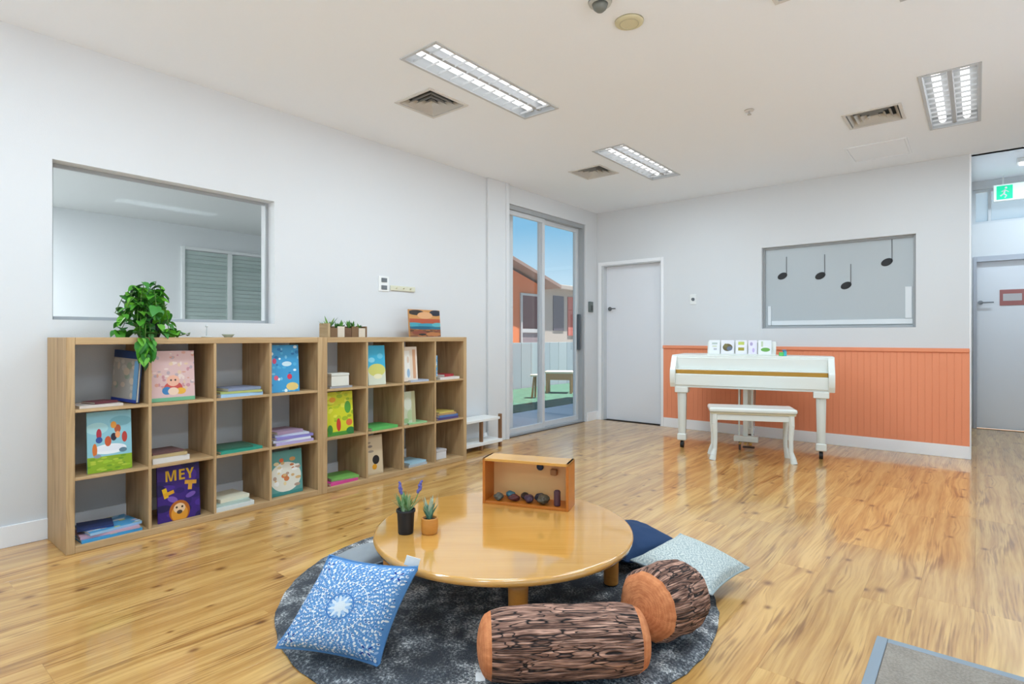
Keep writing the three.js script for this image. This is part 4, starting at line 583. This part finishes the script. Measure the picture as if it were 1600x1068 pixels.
{ const yaw = 20.6 * Math.PI / 180, t = thing('display_box', 'open fronted wooden display box holding dark stones on the round table', 'display box', [-1.687, TT, -2.136], yaw), w = .218, h = .224, d = .13, k = .014;
  part('side_board', box(-w, -w + k, 0, h, -d, 0, .002), M.boxWood, t); part('side_board', box(w - k, w, 0, h, -d, 0, .002), M.boxWood, t); part('top_board', box(-w, w, h - k, h, -d, 0, .002), std(0xffffff, .15, { map: honeyTex }), t); part('bottom_board', box(-w + k, w - k, 0, k, -d, 0, .002), M.boxWood, t);
  part('back_board', slab(-w + k, w - k, k, h - k, -d, -d + .006), std(0xf2bd7c, .4), t); part('knob', new THREE.SphereGeometry(.018, 18, 12).scale(1, 1, .6).translate(.045, h - .05, -d + .014), std(0x1b2c4a, .5), t, 'dark blue knob'); part('peg_block', box(.10, .135, h - .085, h - .055, -d + .006, -d + .03, .006), std(0xa9794a, .6), t, 'brown block');
  t.updateMatrixWorld(true); const R = rng(15);
  const stones = [[-.145, -.035, .027, 0x5c5a4e, 'olive grey flat stone at the end of the display box row'], [-.10, -.085, .026, 0x3f6f7c, 'blue green smooth stone in the display box'], [-.065, -.04, .025, 0x5a2a28, 'dark red stone in the display box'], [-.025, -.085, .024, 0x332620, 'near black brown stone in the display box'], [.012, -.04, .028, 0x4a3040, 'purple brown stone in the display box'], [.085, -.035, .033, 0x4e4534, 'large olive brown stone in the display box'], [.055, -.085, .026, 0x2a2c38, 'dark slate stone in the display box']];
  for (const [x, z, r, c, label] of stones) { const g = new THREE.IcosahedronGeometry(r, 3), p = g.attributes.position, s = R() * 9; for (let i = 0; i < p.count; i++) { const v = V(p.getX(i), p.getY(i), p.getZ(i)), f = 1 + .16 * n3(v.x * 30 + s, v.y * 30, v.z * 30); p.setXYZ(i, v.x * f * 1.15, v.y * f * .66, v.z * f * .85); } g.computeVertexNormals(); g.computeBoundingBox(); g.translate(0, -g.boundingBox.min.y, 0); const m = solo('stone', g, std(c, .55), label, 'stone', 'stones in the display box'); m.position.copy(t.localToWorld(V(x, k + .0005, z))); m.rotation.y = R() * 6; }
  { const m = solo('wooden_peg', [lathe([[0, 0], [.014, 0], [.016, .004], [.016, .068], [.012, .074], [0, .075]], 20)], std(0x523038, .6), 'dark upright wooden peg at the end of the display box', 'peg'); m.position.copy(t.localToWorld(V(.155, k + .0005, -.03))); }
}
{ const t = thing('lavender_plant', 'lavender in a black pot on the round table', 'plant', [-1.853, TT, -1.542]); t.rotation.y = TURN;
  part('pot', lathe([[0, 0], [.03, 0], [.032, .004], [.036, .088], [.04, .09], [.04, .1], [.035, .1], [.034, .084], [0, .084]], 28), std(0x17181c, .5), t, 'black plastic pot'); part('soil', lathe([[0, .088], [.034, .086]], 20), std(0x2c2118, .95), t);
  const gs = [0x8fae7c, 0x6f9a5c, 0xa8c096].map(leafMat), sh = leafShape(.07, .012, -.006), R = rng(19);
  for (let k = 0; k < 34; k++) { const m = part('leaf', sh, gs[k % 3], t); m.position.set((R() - .5) * .03, .086, (R() - .5) * .03); m.rotation.set(-.7 - R() * .75, R() * 6.28, 0, 'YXZ'); m.scale.setScalar(.7 + R() * .6); }
  for (const [x, y, z, bx] of [[-.022, .20, 0, -.006], [.055, .205, .0, .02], [.012, .17, -.02, .005]]) { const s = part('stem', tube([V(bx * .3, .086, 0), V(bx + x * .3, .13, z * .4), V(x, y - .03, z)], .0018, 10, 5), std(0x6f9452, .7), t); const fl = [], top = V(x * 1.18, y + .012, z), base = V(x * .96, y - .034, z); for (let q = 0; q < 9; q++) fl.push(new THREE.IcosahedronGeometry(.0085 - Math.abs(q - 3) * .0007, 1).translate(...base.clone().lerp(top, q / 8).add(V((R() - .5) * .005, 0, (R() - .5) * .005)).toArray())); if (x !== .012) part('flower_spike', fl, std(0x6a66a8, .8), s, 'violet lavender flower'); }
}
{ const t = thing('succulent_plant', 'small blue green succulent in a honey wooden pot beside the lavender', 'plant', [-1.776, TT, -1.606]); t.rotation.y = TURN;
  part('pot', lathe([[0, 0], [.03, 0], [.034, .004], [.036, .03], [.035, .062], [.031, .066], [.028, .062], [.028, .055], [0, .055]], 28), M.honeySat, t, 'honey wooden pot'); part('soil', lathe([[0, .058], [.028, .056]], 20), std(0x2c2118, .95), t);
  const gs = [0x4f8a70, 0x6f9f88, 0xb7c8b4].map(leafMat), R = rng(29), sa = leafShape(.06, .018, -.004), sb = leafShape(.10, .016, -.008);
  for (let k = 0; k < 20; k++) { const m = part('leaf', sa, gs[k % 2], t); m.position.set((R() - .5) * .015, .056, (R() - .5) * .015); m.rotation.set(-.95 - R() * .5, k / 20 * 6.28 + R(), 0, 'YXZ'); m.scale.setScalar(.8 + R() * .5); }
  for (let k = 0; k < 5; k++) { const m = part('leaf', sb, gs[2], t); m.position.set(0, .06, 0); m.rotation.set(-1.15, k / 5 * 6.28 + .3, 0, 'YXZ'); m.scale.setScalar(.9 + R() * .25); }
}

// ------------------------------------------------------------------ the yard beyond the glass door
struct('ground', slab(-60, 60, -.3, -.13, -70, 60), std(0x8f8c84, .95));
{ const p = structGroup('unseen_paving'), m = [std(0xe2e6ec, .9), std(0xe6eaf0, .9)]; for (let i = 0; i < 9; i++) for (let k = 0; k < 7; k++) part('paving_slab', box(-5 + i * 1.5, -5 + i * 1.5 + 1.492, -.13, -.03, 2.6 + k * 1.5, 2.6 + k * 1.5 + 1.492, .004), m[(i + k) % 2], p); for (let i = 0; i < 6; i++) for (let k = 0; k < 8; k++) part('paving_slab', box(1.45 + i * 1.5, 1.45 + i * 1.5 + 1.492, -.13, -.03, 2.55 - k * 1.5 - 1.492, 2.55 - k * 1.5, .004), m[(i + k) % 2], p); }  // pale paving out of view, bouncing sun through the unseen doors onto the ceiling
{ const p = structGroup('path'); for (let k = 0; k < 9; k++) part('paving_slab', box(-5.35, -4.21, -.13, -.02, -3.2 - k * .62 - .61, -3.2 - k * .62, .006), std(k % 2 ? 0xc2c8d0 : 0xc9ced6, .9), p); }
{ const m = struct('lawn', slab(-7.75, -5.36, -.13, -.015, -22, -1), std(0xffffff, .95, { map: turfTex })); }
{ const t = thing('boundary_fence', 'pale blue white boarded fence behind the green lawn', 'fence', [-7.8, -.13, 0]);
  for (let k = 0; k < 44; k++) part('fence_board', box(-.02, .0, 0, 1.12, -22 + k * .36, -22 + k * .36 + .352, .003), std([0x99a4aa, 0x939ea6, 0x9fa9ae][k % 3], .8), t);
  part('fence_rail', [box(-.05, -.02, .2, .26, -22, -6.2), box(-.05, -.02, .9, .96, -22, -6.2)], std(0xcfd8dc, .8), t);
}
{ const t = thing('play_table', 'small wooden outdoor table with a pale top on the lawn', 'table', [-6.55, -.015, -9.45], .5), w = std(0xb88a5c, .8);
  part('table_top', box(-.28, .28, .40, .44, -.2, .2, .004), std(0xe0d3bf, .8), t); part('apron', [box(-.25, .25, .27, .40, .16, .18), box(-.25, .25, .27, .4, -.18, -.16)], w, t); for (const sx of [-1, 1]) for (const sz of [-1, 1]) part('leg', box(sx * .24 - .025, sx * .24 + .025, 0, .4, sz * .15 - .025, sz * .15 + .025), w, t); }
{ const t = thing('play_stool', 'small pale topped wooden stool on the lawn beside the outdoor table', 'stool', [-6.34, -.015, -8.38], .3), w = std(0xa98058, .8);
  part('seat', cyl(.11, .11, .035, 0, .40, 0), std(0xe3d8c6, .8), t); for (let k = 0; k < 3; k++) { const a = k * 2.094; part('leg', rod(V(Math.cos(a) * .05, .40, Math.sin(a) * .05), V(Math.cos(a) * .10, 0, Math.sin(a) * .10), .02, .02), w, t); } }
{ const t = thing('brick_house', 'orange brick house with a sloping roof beyond the fence', 'house', [-11, -.13, 0]);
  const s = new THREE.Shape(); s.moveTo(7, 0); s.lineTo(15, 0); s.lineTo(15, 2.86); s.lineTo(11, 3.95); s.lineTo(7, 2.86); s.closePath();
  const g = new THREE.ExtrudeGeometry(s, { depth: 7, bevelEnabled: false }); g.rotateY(Math.PI / 2); g.translate(-7, 0, 0); part('brick_wall', g, std(0xd07646, .85), t);
  const rf = new THREE.Shape(); rf.moveTo(6.6, 2.85); rf.lineTo(11, 4.05); rf.lineTo(15.4, 2.85); rf.lineTo(15.4, 2.95); rf.lineTo(11, 4.16); rf.lineTo(6.6, 2.95); rf.closePath(); const rg = new THREE.ExtrudeGeometry(rf, { depth: 7.8, bevelEnabled: false }); rg.rotateY(Math.PI / 2); rg.translate(-7.4, 0, 0); part('roof', rg, std(0x8a7268, .85), t);
  const w = part('window', [...frameX(0, .05, .7, 2.62, -14.85, -13.7, .05, .08, .1, .07), box(0, .05, 1.38, 1.5, -14.8, -13.78)], std(0xb0b0b0, .6), t);
  part('window_glass', slab(.005, .015, 1.5, 2.55, -14.8, -13.78), std(0x5c2c2c, .3), w, 'dark red curtained glass'); part('window_glass', slab(.005, .015, .8, 1.38, -14.8, -13.78), std(0x8c7d80, .3), w); }
{ const t = thing('far_house', 'pale house with a dark window and red brick panel far beyond the fence', 'house', [-13.5, -.13, 0]);
  part('wall', slab(-6, 0, 0, 3.2, -34, -18.0), std(0xa89f96, .85), t); part('roof', box(-6.4, .4, 3.2, 3.38, -34.4, -17.6, .02), std(0xa0978f, .85), t);
  part('window', box(0, .03, 1.5, 2.95, -19.75, -18.98, .005), std(0x4a4450, .3), t); part('brick_panel', box(0, .04, 1.3, 2.95, -20.65, -20.05, .005), std(0xb0655a, .8), t); part('window', box(0, .03, 1.2, 2.8, -22.2, -21.3, .005), std(0x9aa2a8, .3), t); }
shadowed(scene);
renderer.render(scene, camera);
